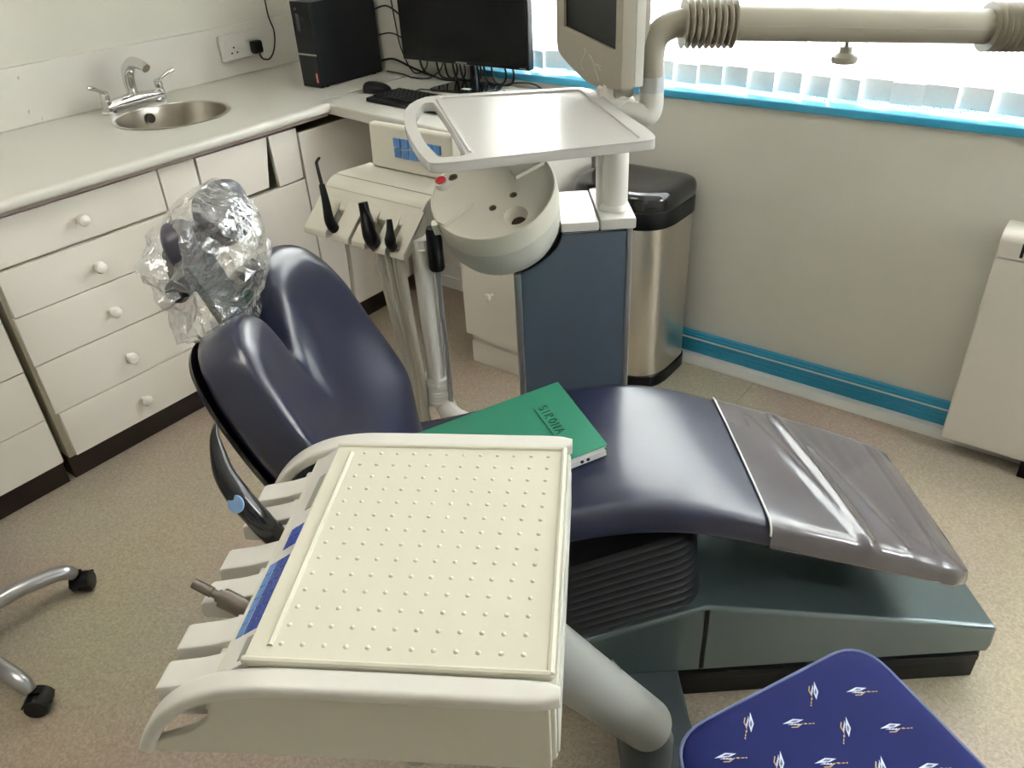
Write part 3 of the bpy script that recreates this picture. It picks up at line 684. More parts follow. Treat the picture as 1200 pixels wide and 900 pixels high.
# ------------------------------------------------------------------ instrument console (foreground)
con = thing('instrument_console', 'cream dental instrument console on a thick arm in front', 'console', tuple(D0), DZ)
b = new(); side = [(-.006, .728), (-.006, .838), (.335, .838), (.372, .822), (.385, .79), (.378, .772), (.33, .735), (0, .722)]
prism(b, [(-p, z) for p, z in side], -.021, .405, r=.006, mat=frame((0, 0, 0), (1, 0, 0), (0, 0, 1), (0, 1, 0)))
for v in b.verts: v.co.y += max(0, .838 - v.co.z) * (.06 if v.co.y < .2 else -.2)
obj('body', flip(b), m_cream, con, F=CN)
ck = round_poly([(.0, .832), (.345, .832), (.370, .824), (.374, .80), (.382, .778), (.405, .754), (.440, .738), (.466, .724), (.466, .712), (.30, .718), (0, .722)], [.004, .004, .01, .02, .02, .02, .02, .004, .004, .01, .004], 4)
for q0, q1 in ((-.023, -.010), (.395, .408)):
    b = new(); prism(b, [(-p, z) for p, z in ck], q0, q1, r=.003, mat=frame((0, 0, 0), (1, 0, 0), (0, 0, 1), (0, 1, 0))); obj('side_cheek', flip(b), m_cream, con, F=CN)
rail = smooth([(-.010, 0, .842), (.10, 0, .842), (.24, 0, .842), (.31, 0, .840), (.362, 0, .828), (.408, 0, .802), (.444, 0, .764), (.470, 0, .715)], 5)
def rail_bm(q0, q1, th):
    b = new(); rings = []
    for i, p in enumerate(rail):
        tn = (rail[min(i + 1, len(rail) - 1)] - rail[max(i - 1, 0)]).normalized(); nn = Vector((-tn.z, 0, tn.x))
        e = .6 if i in (0, len(rail) - 1) else (.9 if i == 1 else 1)
        lo, hi = -th, .010
        qa, qb = (q0 + q1) / 2 - (q1 - q0) / 2 * e, (q0 + q1) / 2 + (q1 - q0) / 2 * e
        pts = round_poly([(qa, lo), (qb, lo), (qb, hi), (qa, hi)], .007, 4)
        rings.append([Vector((-(p.x + nn.x * h), q, p.z + nn.z * h)) for q, h in pts])
    return loft(b, rings)
obj('grip_rail', rail_bm(-.032, -.002, .008), m_white, con, F=CN, ang=50)
obj('grip_rail', rail_bm(.386, .420, .008), m_white, con, F=CN, ang=50)
b = new(); box(b, -.001, .0085, -.012, .40, .734, .834, .004); box(b, .0075, .0095, .0, .39, .80, .806, .001); obj('side_panel', b, m_grey, con, F=CN)
# keypad strip
ks = frame(DL(.332, 0, .849) , (CN.to_3x3() @ Vector((-.81, 0, -.587))), CN.to_3x3() @ Vector((0, 1, 0)), CN.to_3x3() @ Vector((-.587, 0, .81)))
b = new(); box(b, .0455, .0465, .0, .385, -.004, .0005, 0); obj('seam', b, m_strip, con, F=ks)
b = new(); box(b, 0, .046, .0, .385, -.012, 0, .001); obj('keypad_panel', b, m_white, con, F=ks)
b = new()
for (q0, n) in ((.05, 6), (.185, 2)):
    for i in range(n):
        for j in range(2): box(b, .004 + j * .0125, .015 + j * .0125, q0 + i * .0195, q0 + i * .0195 + .018, 0, .0008, 0)
obj('keypad_keys', b, m_key2, con, F=ks)
b = new()
for i in range(6): box(b, .030, .042, .05 + i * .0195, .068 + i * .0195, 0, .0008, 0)
obj('keypad_keys', b, m_key1, con, F=ks)
b = new(); box(b, .004, .014, .008, .04, 0, .0008, 0); obj('lamp_window', b, m_lcd, con, F=ks)
b = new(); box(b, .006, .018, .255, .325, 0, .0008, 0); obj('display', b, m_lcd, con, F=ks)
# instrument holders
for qc in (.022, .076, .146, .204, .286, .340):
    b = new(); prof = round_poly([(.371, .816), (.386, .811), (.405, .804), (.452, .793), (.454, .767), (.40, .765), (.371, .765)], [.001, .01, .012, .006, .006, .01, .001], 4)
    prism(b, [(-p, z) for p, z in prof], qc - .0195, qc + .0195, r=.004, mat=frame((0, 0, 0), (1, 0, 0), (0, 0, 1), (0, 1, 0))); obj('holder_finger', flip(b), m_white, con, F=CN)
b = new(); box(b, -.392, -.34, .0, .385, .766, .80, .004); obj('holder_bar', b, m_white, con, F=CN)
b = new(); box(b, -.285, -.20, .03, .12, .66, .74, .006); obj('underside_block', b, m_white, con, F=CN)
# arm
ap0, ap1 = CL(-.798, -.262, .305), CL(-1.018, -.405, .745)
b = new(); tube(b, [ap0, ap0.lerp(ap1, .02), ap0.lerp(ap1, .5), ap1], [.040, .045, .045, .046], 28); lathe(b, [(0, -.012), (.025, -.010), (.036, 0), (.04, .006), (0, .006)], 28, axis_mat(ap0, ap1 - ap0)); obj('support_arm', b, m_armg, con)
b = new(); lathe(b, [(0, .095), (.045, .095), (.045, .27), (.03, .30), (0, .30)], 24, Matrix.Translation((ap0.x, ap0.y, 0))); obj('arm_post', b, m_dark, con)
b = new(); d = (ap1 - ap0).normalized(); sq = ap0.lerp(ap1, .47) ; box(b, -.006, .006, -.009, .009, 0, .0008, 0, mat=axis_mat(sq + Vector((-.1, -.35, .93)).cross(d).cross(d).normalized() * -.0455, Vector((-.1, -.35, .93)).cross(d).cross(d) * -1)); obj('arm_mark', b, m_lcd, con)
b = new(); box(b, -.12, -.02, .15, .28, .70, .77, .01); obj('arm_joint', b, m_grey, con, F=CN)
# hoses below
def hose_things():
    spec = [(.205, .03, 'first grey instrument hose hanging under the console, nearest the white block'), (.190, .035, 'second grey instrument hose hanging under the console'), (.176, .03, 'third grey instrument hose hanging under the console beside the dark gap'), (.105, .03, 'thin grey hose hanging alone under the middle of the console'), (.063, .03, 'fourth hose from the arm hanging under the console'), (.045, .03, 'grey hose under the console corner nearest the arm')]
    for i, (p, q, lb) in enumerate(spec):
        b = new(); tube(b, [DL(p, q, .767), DL(p - .006, q - .004, .70), DL(p - .02, q + .02, .60), DL(p - .03, q + .1, .52), DL(p - .03, q + .2, .55), DL(p - .02, q + .27, .65), DL(p - .01, q + .28, .767)], .0055, 10, sm=6)
        obj('hose', b, m_hose, con)
hose_things()
b = new(); box(b, -.458, -.385, .008, .046, .728, .788, .018, 4); obj('holder_cup', b, m_white, con, F=CN)

# silicone mat with raised pips
b = new(); prism(b, [(p[0], p[1]) for p in round_poly([(-.333, -.001), (.004, -.001), (.004, .385), (-.333, .385)], .008, 4)], .845, .8515, r=.0015)
for i in range(12):
    for j in range(14):
        q = .026 + j * .0262; p = .026 + i * .0243 - .0006 * (j - 7)
        lathe(b, [(.0032, .851), (.0029, .8522), (.0018, .8532), (0, .8535)], 8, Matrix.Translation((-p, q, 0)))
def ridge(a, c, r=.0034): tube(b, [(-a[0], a[1], .852), (-c[0], c[1], .852)], r, 8)
ridge((.333, .003), (.0, .003), .0042); ridge((.0, .003), (.0, .384), .0042); ridge((.333, .384), (.0, .384), .0036); ridge((.309, .022), (.309, .365), .0038)
put(obj('instrument_mat', b, m_mat, F=CN, ang=40), 'cream silicone mat with raised pips on top of the instrument console', 'mat')

# handpieces in the console
t = thing('curing_handpiece', 'black curved handpiece with pale blue button in the console holder', 'handpiece', tuple(DL(.39, .25, .79)))
b = new(); hpp = [DL(.380, .2455, .768), DL(.388, .246, .785), DL(.41, .247, .825), DL(.433, .25, .868), DL(.450, .262, .893), DL(.460, .278, .915), DL(.466, .292, .932), DL(.466, .303, .946)]
tube(b, hpp, [.0165, .0165, .0165, .0162, .0140, .0105, .0065, .0022], 16, sm=6); obj('body', b, m_blackg, t)
dp = DL(.428, .246, .858); vd = (Vector((0, 0, 1.55)) - dp).normalized()
b = new(); lathe(b, [(0, 0), (.0125, 0), (.012, .002), (0, .0025)], 20, axis_mat(dp + (vd + Vector(CN.to_3x3() @ Vector((-.45, -.25, 0)))).normalized() * .0152, vd + Vector(CN.to_3x3() @ Vector((-.6, -.4, 0))))); obj('button', b, m_dotb, t)
t = thing('motor_handpiece', 'steel motor handpiece lying in the console holder', 'handpiece', tuple(DL(.40, .12, .79)))
q0, q1 = DL(.372, .115, .790), DL(.455, .134, .822); dq = q1 - q0
b = new(); tube(b, [q0, q0.lerp(q1, .55)], .0125, 20); obj('motor', b, m_gun, t)
b = new(); tube(b, [q0.lerp(q1, .55), q0.lerp(q1, .62), q0.lerp(q1, .63), q0.lerp(q1, .70), q0.lerp(q1, .71), q1], [.008, .008, .0055, .0055, .007, .0065], 16); obj('nozzle', b, m_gun, t)

# ------------------------------------------------------------------ water unit column
wu = thing('water_unit', 'slate blue dental water unit column with a tilted cream bowl', 'dental unit', tuple(CL(-.83, .7, 0)), AZ)
bc = Vector((-1.01, .60, .972)); bn = Vector((-.17, -.42, .89)).normalized(); bx = bn.cross(Vector((1, 0, 0))).cross(bn).normalized(); by = bn.cross(bx)
BW = CH @ frame(bc, bx, by, bn)
arc = [(-.862, .866)]
for i in range(1, 9):
    t = i / 8; arc.append((-.862 - .108 * math.sin(t * PI / 2) , .866 - .098 + .098 * math.cos(t * PI / 2) ** 1.0 - .004 * t))
arc = [(-.86, .866), (-.864, .854), (-.874, .837), (-.890, .818), (-.911, .801), (-.936, .787), (-.968, .776)]
pl_ = [(-.968, .0), (-.70, .0), (-.70, .866)] + arc
b = new(); prism(b, pl_, .604, .80, r=.004, mat=frame((0, 0, 0), (1, 0, 0), (0, 0, 1), (0, 1, 0))); obj('column_body', flip(b), m_white, wu, F=CH)
pf = [(-.955, .02), (-.712, .02), (-.712, .860)] + [(a + .002, z - .006) for a, z in arc[:-1]] + [(-.955, .774)]
b = new(); prism(b, pf, .596, .606, r=.002, mat=frame((0, 0, 0), (1, 0, 0), (0, 0, 1), (0, 1, 0))); obj('front_panel', flip(b), m_blueg, wu, F=CH)
for a0, a1, zt in ((-.972, -.955, .768), (-.712, -.698, .868)):
    b = new(); box(b, a0, a1, .594, .62, .01, zt, .004, 3); obj('edge_trim', b, m_cuff, wu, F=CH)
b = new(); tube(b, [(a, .5945, z) for a, z in arc], .004, 8); tube(b, [(-.86, .598, .866), (-.70, .598, .866)], .003, 8); obj('seal', b, m_black, wu, F=CH)
b = new(); box(b, -.862, -.775, .592, .805, .866, .888, .004); obj('lid_cover', b, m_white, wu, F=CH)
b = new(); box(b, -.773, -.692, .592, .805, .866, .892, .004); obj('pole_foot', b, m_white, wu, F=CH)
b = new(); lathe(b, [(0, .885), (.036, .885), (.034, .90), (.030, .905), (.030, 1.165), (0, 1.165)], 32, Matrix.Translation((-.731, .665, 0))); box(b, -.772, -.745, .66, .69, .89, 1.16, .006); obj('pole', b, m_white, wu, F=CH)
# tilted bowl
b = new(); lathe(b, [(0, -.028), (.12, -.028), (.1335, -.008), (.1355, .0), (.1385, -.001), (.1405, -.006), (.1415, -.03), (.142, -.052), (.140, -.056), (.137, -.058), (.137, -.05), (0, -.05)], 56)
bowl = obj('bowl_rim', b, m_cream, wu, F=BW)
b = new(); lathe(b, [(0, -.05), (.137, -.052), (.1378, -.085), (.134, -.115), (.120, -.145), (.089, -.166), (.04, -.176), (0, -.177)], 48); obj('bowl', b, m_grey, wu, F=BW)
b = new(); hl = [circ(-.088, .067, .011, 16)[::-1], circ(-.002, -.049, .0085, 16)[::-1], circ(.045, -.022, .0085, 16)[::-1], circ(.047, -.083, .026, 24)[::-1]]
prism(b, circ(0, 0, .1345, 56), -.008, -.004, hl); lid = obj('bowl_lid', b, m_cream, wu, F=BW)
b = new()
for x, y, r in ((-.088, .067, .011), (-.002, -.049, .0085), (.045, -.022, .0085)): 
    tt = bmesh.new(); loft(tt, [[Vector((x + r * math.cos(2 * PI * j / 16), y + r * math.sin(2 * PI * j / 16), z)) for j in range(16)] for z in (-.004, -.02)], False); join(b, tt); prism(b, circ(x, y, r, 16), -.022, -.019)
obj('lid_hole', b, m_arm, lid, F=BW)
b = new(); tt = bmesh.new(); loft(tt, [[Vector((.047 + ox + r * math.cos(2 * PI * j / 24), -.083 + oy + r * math.sin(2 * PI * j / 24), z)) for j in range(24)] for r, z, ox, oy in ((.027, -.004, 0, 0), (.024, -.009, 0, 0), (.016, -.024, .003, -.004))], False); join(b, tt); obj('funnel', b, m_cream, lid, F=BW)
b = new(); prism(b, circ(.050, -.087, .0165, 20), -.027, -.023); obj('drain', b, m_hole, lid, F=BW)
b = new(); lathe(b, [(0, -.004), (.0155, -.004), (.0155, .012), (.013, .013), (0, .013)], 24, Matrix.Translation((-.112, .046, 0))); obj('plug_body', b, m_white, lid, F=BW)
b = new(); lathe(b, [(0, .0125), (.012, .0125), (.012, .0145), (.009, .0145), (.006, .0138), (0, .0138)], 24, Matrix.Translation((-.112, .046, 0))); obj('red_plug', b, m_red, lid, F=BW)
b = new(); prism(b, [(-.126, -.066), (-.056, -.006), (-.044, -.030), (-.108, -.081)], -.005, .007, r=.001); obj('lid_flap', flip(b), m_cream, lid, F=BW); b = new(); prism(b, [(.043, .046), (.055, .022), (.120, .052), (.110, .075)], -.005, .006, r=.001)
obj('lid_flap', flip(b), m_cream, lid, F=BW)
b = new(); box(b, -.138, -.122, -.075, -.058, -.03, .002, .003); obj('clip', b, m_cream, lid, F=BW)
b = new(); box(b, -1.0, -.86, .62, .72, .78, .86, .01); obj('bowl_mount', b, m_white, wu, F=CH)

# white tray on the column pole
tr = thing('instrument_tray', 'white plastic tray with a curved handle fixed to the column pole', 'tray', tuple(CL(-.95, .5, 1.12)), AZ)
to = smooth([(-1.10, .262, 0), (-1.0, .276, 0), (-.85, .302, 0), (-.735, .322, 0), (-.712, .338, 0), (-.716, .40, 0), (-.735, .50, 0), (-.768, .70, 0), (-.786, .748, 0), (-.815, .762, 0), (-.95, .764, 0), (-1.10, .764, 0), (-1.155, .742, 0), (-1.182, .66, 0), (-1.176, .53, 0), (-1.150, .39, 0), (-1.125, .295, 0)], 4, True)
to = [(p.x, p.y) for p in to]
th = round_poly([(-1.148, .700), (-1.125, .700), (-1.085, .50), (-1.052, .296), (-1.098, .292), (-1.128, .39), (-1.152, .52), (-1.158, .61)], .012, 3)
b = new(); prism(b, to, 1.122, 1.138, [th[::-1]], r=.003); obj('tray_body', flip(b), m_tray, tr, F=CH)
rin = round_poly([(-1.033, .288), (-.738, .336), (-.803, .742), (-1.112, .742)], .012, 4)
b = new(); prism(b, to, 1.137, 1.1415, [rin[::-1], [(-q[0], -q[1]) for q in []] or th[::-1]], r=.001); obj('tray_rim', flip(b), m_tray, tr, F=CH)
b = new(); tube(b, [(-1.118, .715, 1.142), (-1.045, .31, 1.142)], .0032, 8); obj('tray_ridge', b, m_tray, tr, F=CH)
b = new(); box(b, -.785, -.69, .62, .71, 1.055, 1.092, .008); box(b, -.93, -.775, .54, .64, 1.07, 1.09, .004); box(b, -.93, -.85, .54, .64, 1.085, 1.123, .004); obj('bracket', b, m_grey, tr, F=CH)

# ------------------------------------------------------------------ screen on the column
P0 = Vector((-.844, 1.462, 0)); ud = Vector((-.8165, .5774, 0)); nd = Vector((-.5774, -.8165, 0))
SF = frame(P0, ud, nd, (0, 0, 1))
t = thing('unit_screen', 'grey beige flat screen mounted on the dental column pole', 'screen', tuple(P0 + ud * .17 + Vector((0, 0, 1.15))))
so = smooth([(0, 1.172, 0), (.06, 1.162, 0), (.12, 1.154, 0), (.18, 1.153, 0), (.25, 1.163, 0), (.33, 1.180, 0), (.362, 1.192, 0)], 4)
ol = [(p.x, p.y) for p in so] + [(.368, 1.21), (.366, 1.50), (.352, 1.515), (.01, 1.515), (-.004, 1.50)]
YZ = Matrix(((1, 0, 0, 0), (0, 0, 1, 0), (0, 1, 0, 0), (0, 0, 0, 1)))
scr = [(.031, 1.241), (.318, 1.250), (.318, 1.472), (.031, 1.472)]
b = new(); prism(b, ol, -.03, 0, [scr[::-1]], r=.002, mat=YZ); obj('bezel', flip(b), m_arm, t, F=SF)
b = new(); prism(b, [(.02, 1.235), (.325, 1.235), (.325, 1.48), (.02, 1.48)], -.022, -.006, mat=YZ); obj('display', flip(b), m_screen, t, F=SF)
b = new(); prism(b, [(x * .985 + .003, z) for x, z in ol], -.052, -.031, r=.003, mat=YZ); obj('back_cover', flip(b), m_grey, t, F=SF)
b = new(); prism(b, round_poly([(.04, 1.17), (.33, 1.185), (.33, 1.49), (.04, 1.49)], .04), -.085, -.05, r=.012, mat=YZ); obj('back_bulge', flip(b), m_arm, t, F=SF)
b = new(); tube(b, [(.10, .0, 1.19), (.13, .0012, 1.20), (.10, .0012, 1.2)], .0006, 4)
tube(b, [(x * .001 + .11, .001, 1.168 + .045 * math.sin(x / 60 * PI / 2) ) for x in range(0, 60, 4)], .0006, 5); tube(b, [(.20 + .012 * math.sin(k * .7), .001, 1.175 + k * .006) for k in range(9)], .0006, 5); obj('moulded_mark', b, m_grey, t, F=SF)
b = new(); box(b, .05, .10, -.055, -.01, 1.140, 1.18, .006); obj('mount', b, m_arm, t, F=SF)

# ------------------------------------------------------------------ lamp arm
t = thing('lamp_arm', 'long beige lamp arm with ribbed sleeves crossing the window', 'lamp arm', tuple(CL(-.7, .66, 1.1)), AZ)
b = new(); lathe(b, [(0, 1.098), (.036, 1.098), (.038, 1.104), (.038, 1.132), (.034, 1.138), (0, 1.138)], 32, Matrix.Translation((-.731, .665, 0)))
tube(b, [(-.735, .65, 1.118), (-.70, .635, 1.112), (-.672, .635, 1.105), (-.662, .64, 1.12), (-.661, .645, 1.15)], [.020, .022, .0255, .0255, .0255], 20, sm=5); obj('knuckle', b, m_grey, t, F=CH)
b = new(); tube(b, [(-.661, .645, 1.150), (-.661, .646, 1.180)], .0265, 24); obj('swivel_ring', b, m_cuff, t, F=CH)
b = new(); tube(b, [(-.661, .646, 1.178), (-.663, .65, 1.222), (-.652, .655, 1.258), (-.618, .66, 1.276), (-.57, .66, 1.277)], [.0255, .0255, .026, .027, .028], 24, sm=6); obj('elbow', b, m_arm, t, F=CH)
def sleeve(a0, a1, z0, z1, n):
    b = new(); pts = []; rr = []
    for i in range(n * 6 + 1):
        f = i / (n * 6); pts.append((a0 + (a1 - a0) * f, .66, z0 + (z1 - z0) * f)); rr.append(.0425 + .006 * math.cos(2 * PI * i / 6))
    N = len(pts); return tube(b, pts, lambda f: rr[int(round(f * (N - 1)))], 28)
obj('ribbed_sleeve', sleeve(-.600, -.497, 1.277, 1.272, 8), m_arm, t, F=CH, ang=70)
obj('ribbed_sleeve', sleeve(.038, .143, 1.236, 1.23, 8), m_arm, t, F=CH, ang=70)
b = new(); tube(b, [(-.50, .66, 1.272), (.05, .66, 1.236)], .0335, 28); tube(b, [(-.5, .627, 1.271), (.035, .627, 1.235)], .0012, 6); tube(b, [(.13, .66, 1.23), (.20, .66, 1.20), (.24, .66, 1.12)], .028, 16, sm=4); obj('beam', b, m_arm, t, F=CH)
b = new(); lathe(b, [(0, 0), (.004, 0), (.004, -.01), (.0125, -.011), (.0125, -.022), (.018, -.025), (.026, -.029), (.027, -.036), (.024, -.042), (.012, -.044), (0, -.044)], 24, Matrix.Translation((-.252, .66, 1.224))); obj('tension_knob', b, m_arm, t, F=CH)

# ------------------------------------------------------------------ assistant unit
an = thing('assistant_unit', 'cream assistant instrument holder on a white pole behind the chair', 'dental unit', (-1.41, 1.25, .2))
X0, X1 = -1.583, -1.238
b = new(); sec = round_poly([(1.43, .885), (1.43, .925), (1.31, .932), (1.278, .924), (1.250, .895), (1.232, .872), (1.24, .850), (1.30, .845)], [.01, .01, .03, .04, .02, .003, .01, .01], 5)
prism(b, sec, X0 + .004, X1 - .004, r=.004, mat=frame((0, 0, 0), (0, 1, 0), (0, 0, 1), (1, 0, 0))); obj('head', flip(b), m_cream, an)
b = new(); tube(b, [(X0 + .004, 1.2975, .9322), (X1 - .004, 1.2975, .9322)], .0009, 6); tube(b, [(X0 + .01, 1.262, .911), (X1 - .01, 1.262, .911)], .0005, 6); obj('seam_line', b, m_strip, an)
b = new(); ps = round_poly([(1.398, .93), (1.404, 1.036), (1.412, 1.040), (1.43, 1.038), (1.433, .92)], .006, 3)
prism(b, ps, -1.540, -1.262, r=.004, mat=frame((0, 0, 0), (0, 1, 0), (0, 0, 1), (1, 0, 0))); obj('control_panel', flip(b), m_cream, an)
b = new(); b2 = new()
for i in range(6):
    for j in range(2):
        x0 = -1.452 + i * .0265; (box(b2 if i == 3 and j == 0 else b, x0, x0 + .022, 1.3965, 1.4025, .99 - j * .026 + .0, 1.012 - j * .026, .0005)) if not (i in (2, 3) and j == 1 and False) else None
obj('panel_keys', b, m_key1, an); obj('panel_key_dark', b2, m_key2, an)
for x0, x1 in ((-1.583, -1.502), (-1.478, -1.422), (-1.412, -1.366), (-1.336, -1.297), (-1.283, -1.238)):
    b = new(); sec = round_poly([(1.262, .905), (1.178, .829), (1.176, .814), (1.19, .812), (1.25, .845), (1.262, .86)], [.002, .004, .004, .004, .01, .002], 3)
    prism(b, sec, x0, x1, r=.003, mat=frame((0, 0, 0), (0, 1, 0), (0, 0, 1), (1, 0, 0))); obj('holder_finger', flip(b), m_cream, an)
pp = CL(-1.205, .63, 0) + Vector((0, .025, 0))
b = new(); tube(b, [(pp.x, pp.y + .01, .44), (pp.x, pp.y + .01, .85)], .0245, 24); obj('pole', b, m_white, an)
b = new(); tube(b, [(pp.x + .018, pp.y - .01, .45), (pp.x + .018, pp.y - .01, .83)], .009, 12); obj('pole_channel', b, m_white, an)
b = new(); bp_ = [(pp.x, pp.y + .01, .395 + .0016 * i) for i in range(49)]; tube(b, bp_, lambda f: .033 + .003 * math.cos(f * 2 * PI * 8), 24); obj('bellows_joint', b, m_white, an, ang=70)
b = new(); tube(b, [(pp.x, pp.y + .01, .42), (pp.x + .015, pp.y + .015, .385), CL(-1.14, .60, .375), CL(-1.02, .55, .33), CL(-.95, .42, .30)], [.026, .027, .026, .026, .026], 20, sm=5); obj('base_tube', b, m_white, an)
b = new(); lathe(b, [(0, .775), (.016, .775), (.0185, .781), (.0185, .87), (.016, .88), (0, .88)], 20, Matrix.Translation((-1.2, 1.245, 0))); obj('hanger_sleeve', b, m_shell, an)
b = new(); tube(b, [(-1.2, 1.245, .78), (-1.2, 1.245, .42), (-1.19, 1.225, .36), (-1.13, 1.24, .30)], .0065, 10, sm=4); obj('silver_tube', b, m_cuff, an)
for i, (x, y, r, ex) in enumerate(((-1.488, 1.225, .0055, -.02), (-1.352, 1.21, .011, .03), (-1.316, 1.205, .009, .03), (-1.29, 1.2, .007, .02), (-1.262, 1.19, .010, .01))):
    b = new(); tube(b, [(x, y, .835), (x + .002, y, .75), (x + ex * .6, y + .005, .60), (x + ex, y + .01, .45), (x + ex + .01, y + .0, .36), (x + ex + .07, y - .02, .31), (x + ex + .16, y - .04, .30)], r, 10, sm=6); obj('hose', b, m_hose, an)
# instruments standing in the assistant unit
def inst(label, pts, r, mat=m_black, tip=None):
    t = thing('suction_nozzle' if tip is None else 'spray_syringe', label, 'dental instrument', pts[0])
    b = new(); tube(b, pts, r, 16, sm=5); obj('handle', b, mat, t)
    if tip:
        b = new(); tube(b, tip[0], tip[1], 12, sm=5); obj('nozzle', b, mat, t)
    return t
inst('slim black syringe with bent tip, leftmost in the assistant holder', [(-1.482, 1.205, .822), (-1.477, 1.184, .848), (-1.482, 1.181, .866), (-1.494, 1.190, .902), (-1.510, 1.200, .943)], [.010, .0135, .0125, .010, .007],
     tip=([(-1.509, 1.1995, .941), (-1.521, 1.205, .982), (-1.523, 1.207, .993), (-1.508, 1.205, 1.006)], [.0045, .004, .004, .0032]))
inst('thick black suction nozzle standing in the middle of the assistant holder', [(-1.352, 1.20, .815), (-1.334, 1.178, .842), (-1.335, 1.174, .858), (-1.345, 1.180, .880), (-1.356, 1.187, .905), (-1.362, 1.190, .928)], [.012, .017, .0185, .0165, .0125, .0115])
inst('short thin black nozzle, rightmost in the assistant holder', [(-1.285, 1.20, .818), (-1.272, 1.176, .848), (-1.270, 1.174, .862), (-1.272, 1.179, .880), (-1.276, 1.185, .905)], [.010, .0125, .0135, .009, .006])

# ------------------------------------------------------------------ stools
def castor(bm_fork, bm_wheel, p, yaw):
    R = Matrix.Translation(p) @ Matrix.Rotation(yaw, 4, 'Z')
    for s in (-1, 1):
        lathe(bm_wheel, [(0, -.011), (.023, -.011), (.0255, -.008), (.0255, .008), (.023, .011), (0, .011)], 24, R @ Matrix.Translation((0, s * .014, .0256)) @ Matrix.Rotation(PI / 2, 4, 'X'))
    t = bmesh.new(); rings = []
    for i in range(9):
        a = math.radians(20 + 150 * i / 8); rings.append([Vector((.029 * math.cos(a) * k, y, .0256 + .029 * math.sin(a) * k)) for k, y in ((1, -.024), (1, .024), (.88, .024), (.88, -.024))])
    loft(t, rings); join(bm_fork, t, R); box(bm_fork, -.012, .012, -.004, .004, .02, .062, .003, mat=R)
def star_base(root, hub, R, a0, mat, zleg):
    b = new(); lathe(b, [(0, .055), (.035, .055), (.038, .07), (.036, .12), (.028, .13), (0, .13)], 24, Matrix.Translation((hub[0], hub[1], 0))); obj('hub', b, mat, root)
    for k in range(5):
        a = a0 + 2 * PI * k / 5; d = Vector((math.cos(a), math.sin(a), 0)); h = Vector((hub[0], hub[1], 0))
        b = new(); tube(b, [h + Vector((0, 0, .10)) + d * .02, h + d * (R * .55) + Vector((0, 0, .105)), h + d * (R * .85) + Vector((0, 0, .092)), h + d * (R - .012) + Vector((0, 0, .078)), h + d * R + Vector((0, 0, .06))], [.021, .0205, .0195, .019, .015], 16, sm=5)
        obj('leg', b, mat, root)
        f, w = new(), new(); castor(f, w, h + d * (R + .012), a + .9 + k * .7); c = obj('castor', f, m_black, root); obj('wheel', w, m_black, c)
st = thing('operator_stool', 'wheeled stool with aluminium star legs cut by the left picture edge', 'stool', (-1.897, .146, 0))
star_base(st, (-1.897, .146), .305, math.atan2(.453 - .146, -1.862 + 1.897), m_tube, .1)
b = new(); tube(b, [(-1.897, .146, .12), (-1.897, .146, .44)], .02, 16); obj('post', b, m_black, st)
b = new(); pillow(b, circ(-1.897, .146, .17, 32), .07, .5, 6); obj('seat', b, m_navy, st, F=Matrix.Translation((0, 0, .47)))

SC = CL(-.575, -.475, 0)
s2 = thing('saddle_stool', 'stool with a royal blue patterned seat in the lower right', 'stool', tuple(SC), AZ)
sq = [(-.815, -.418), (-.470, -.266), (-.345, -.61), (-.69, -.76)]
so = round_poly(sq, [.075, .062, .07, .07], 8)
dense = []
for i in range(len(so)):
    p, q = Vector(so[i]), Vector(so[(i + 1) % len(so)])
    nn = max(1, int((q - p).length / .03))
    for k in range(nn): v = p.lerp(q, k / nn); dense.append((v.x, v.y))
cx = (-.58, -.513)
seat_z = lambda x, y: .0
b = new(); rim = [Vector((p[0], p[1], 0)) for p in dense]; tube(b, [v * 1 for v in rim] + [rim[0], rim[1]], .003, 8); obj('piping', b, m_pipe, s2, F=CH @ Matrix.Translation((0, 0, .497)))
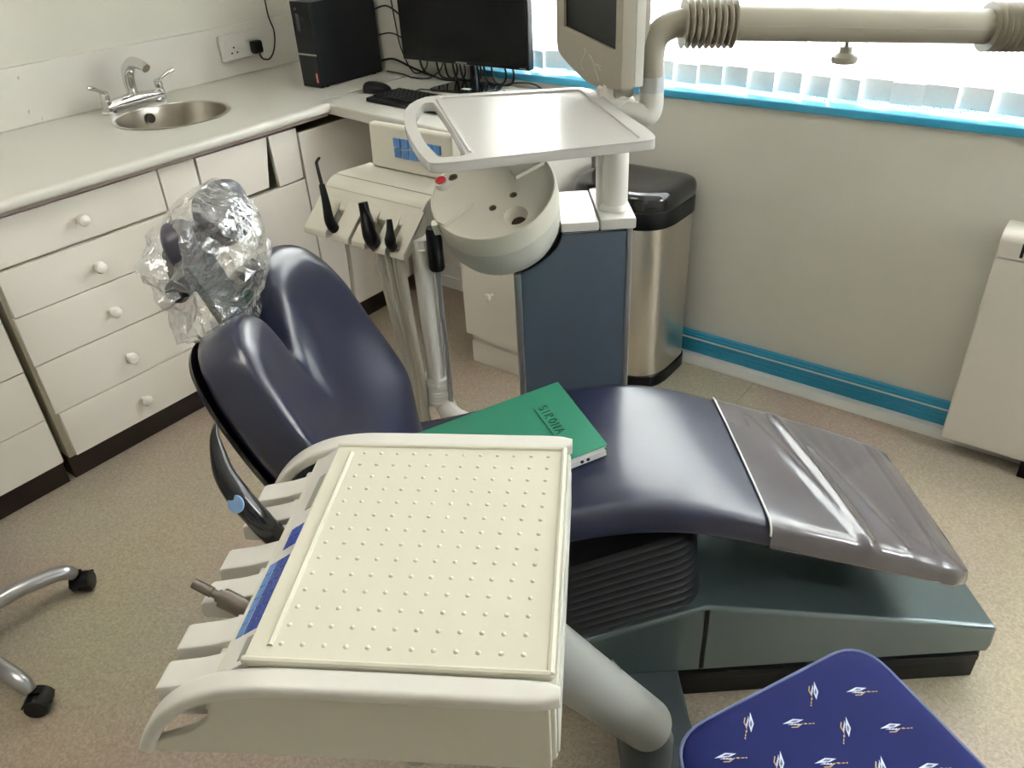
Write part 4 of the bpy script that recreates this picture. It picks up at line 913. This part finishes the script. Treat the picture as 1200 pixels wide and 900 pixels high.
# printed motif on the cover (small folded card with a tassel)
seat_bm = new(); pillow(seat_bm, dense, .06, .33, 10, lambda x, y, h: Vector((x, y, h + .480)), c=cx)
def tri(k, pts, F):
    v = [seat_bm.verts.new(F @ Vector((x, y, 0))) for x, y in pts]; f = seat_bm.faces.new(v); f.material_index = k
    if f.normal.z < 0 or True: f.normal_update()
def motif(x, y, rot, sc):
    F = Matrix.Translation((x, y, .5108)) @ Matrix.Rotation(rot, 4, 'Z') @ Matrix.Scale(sc, 4)
    tri(1, [(-1, 0), (-.1, .5), (.75, .48), (.2, .18)], F); 
    for k in range(4): tri(1, [(-.6 + k * .22, -.08 - .0 * k), (-.52 + k * .22, -.02), (-.12 + k * .24, .12), (-.2 + k * .24, .02)], F)
    tri(3, [(-.35, .2), (-.05, .40), (.35, .38), (.1, .22)], F)
    tri(2, [(-.35, -.30), (.15, -.26), (.6, .1), (.5, .12), (.1, -.18), (-.35, -.22)], F)
    tri(2, [(.62, .12), (.85, .20), (1.0, .12), (.82, .05)], F); tri(2, [(.98, .12), (1.2, .2), (1.38, .16), (1.2, .1)], F); tri(2, [(1.35, .18), (1.55, .26), (1.5, .1)], F)
from mathutils.geometry import intersect_point_line
def inside(x, y, mrg=.03):
    for i in range(len(dense)):
        p, q = Vector(dense[i]), Vector(dense[(i + 1) % len(dense)]); e = q - p
        if (e.x * (y - p.y) - e.y * (x - p.x)) / max(e.length, 1e-6) > -mrg: return False
    return True
for i in range(-9, 10):
    for j in range(-9, 10):
        x = -.692 + i * .0665 + j * .043; y = -.404 - i * .0085 + j * .053
        if inside(x, y, .022): motif(x, y, -.12 if (i + j) % 2 else 4.2, .0178)
obj('seat_cushion', seat_bm, m_seatb, s2, F=CH, ang=70, mats=[m_seatb, m_pw, m_pt, m_pb])
b = new(); prism(b, [(cx[0] + (p[0] - cx[0]) * .8, cx[1] + (p[1] - cx[1]) * .8) for p in dense], .425, .442); obj('seat_pan', b, m_black, s2, F=CH)
b = new(); tube(b, [(SC.x, SC.y, .12), (SC.x, SC.y, .43)], .02, 16); obj('post', b, m_black, s2)
star_base(s2, (SC.x, SC.y), .27, 5.0, m_tube, .1)
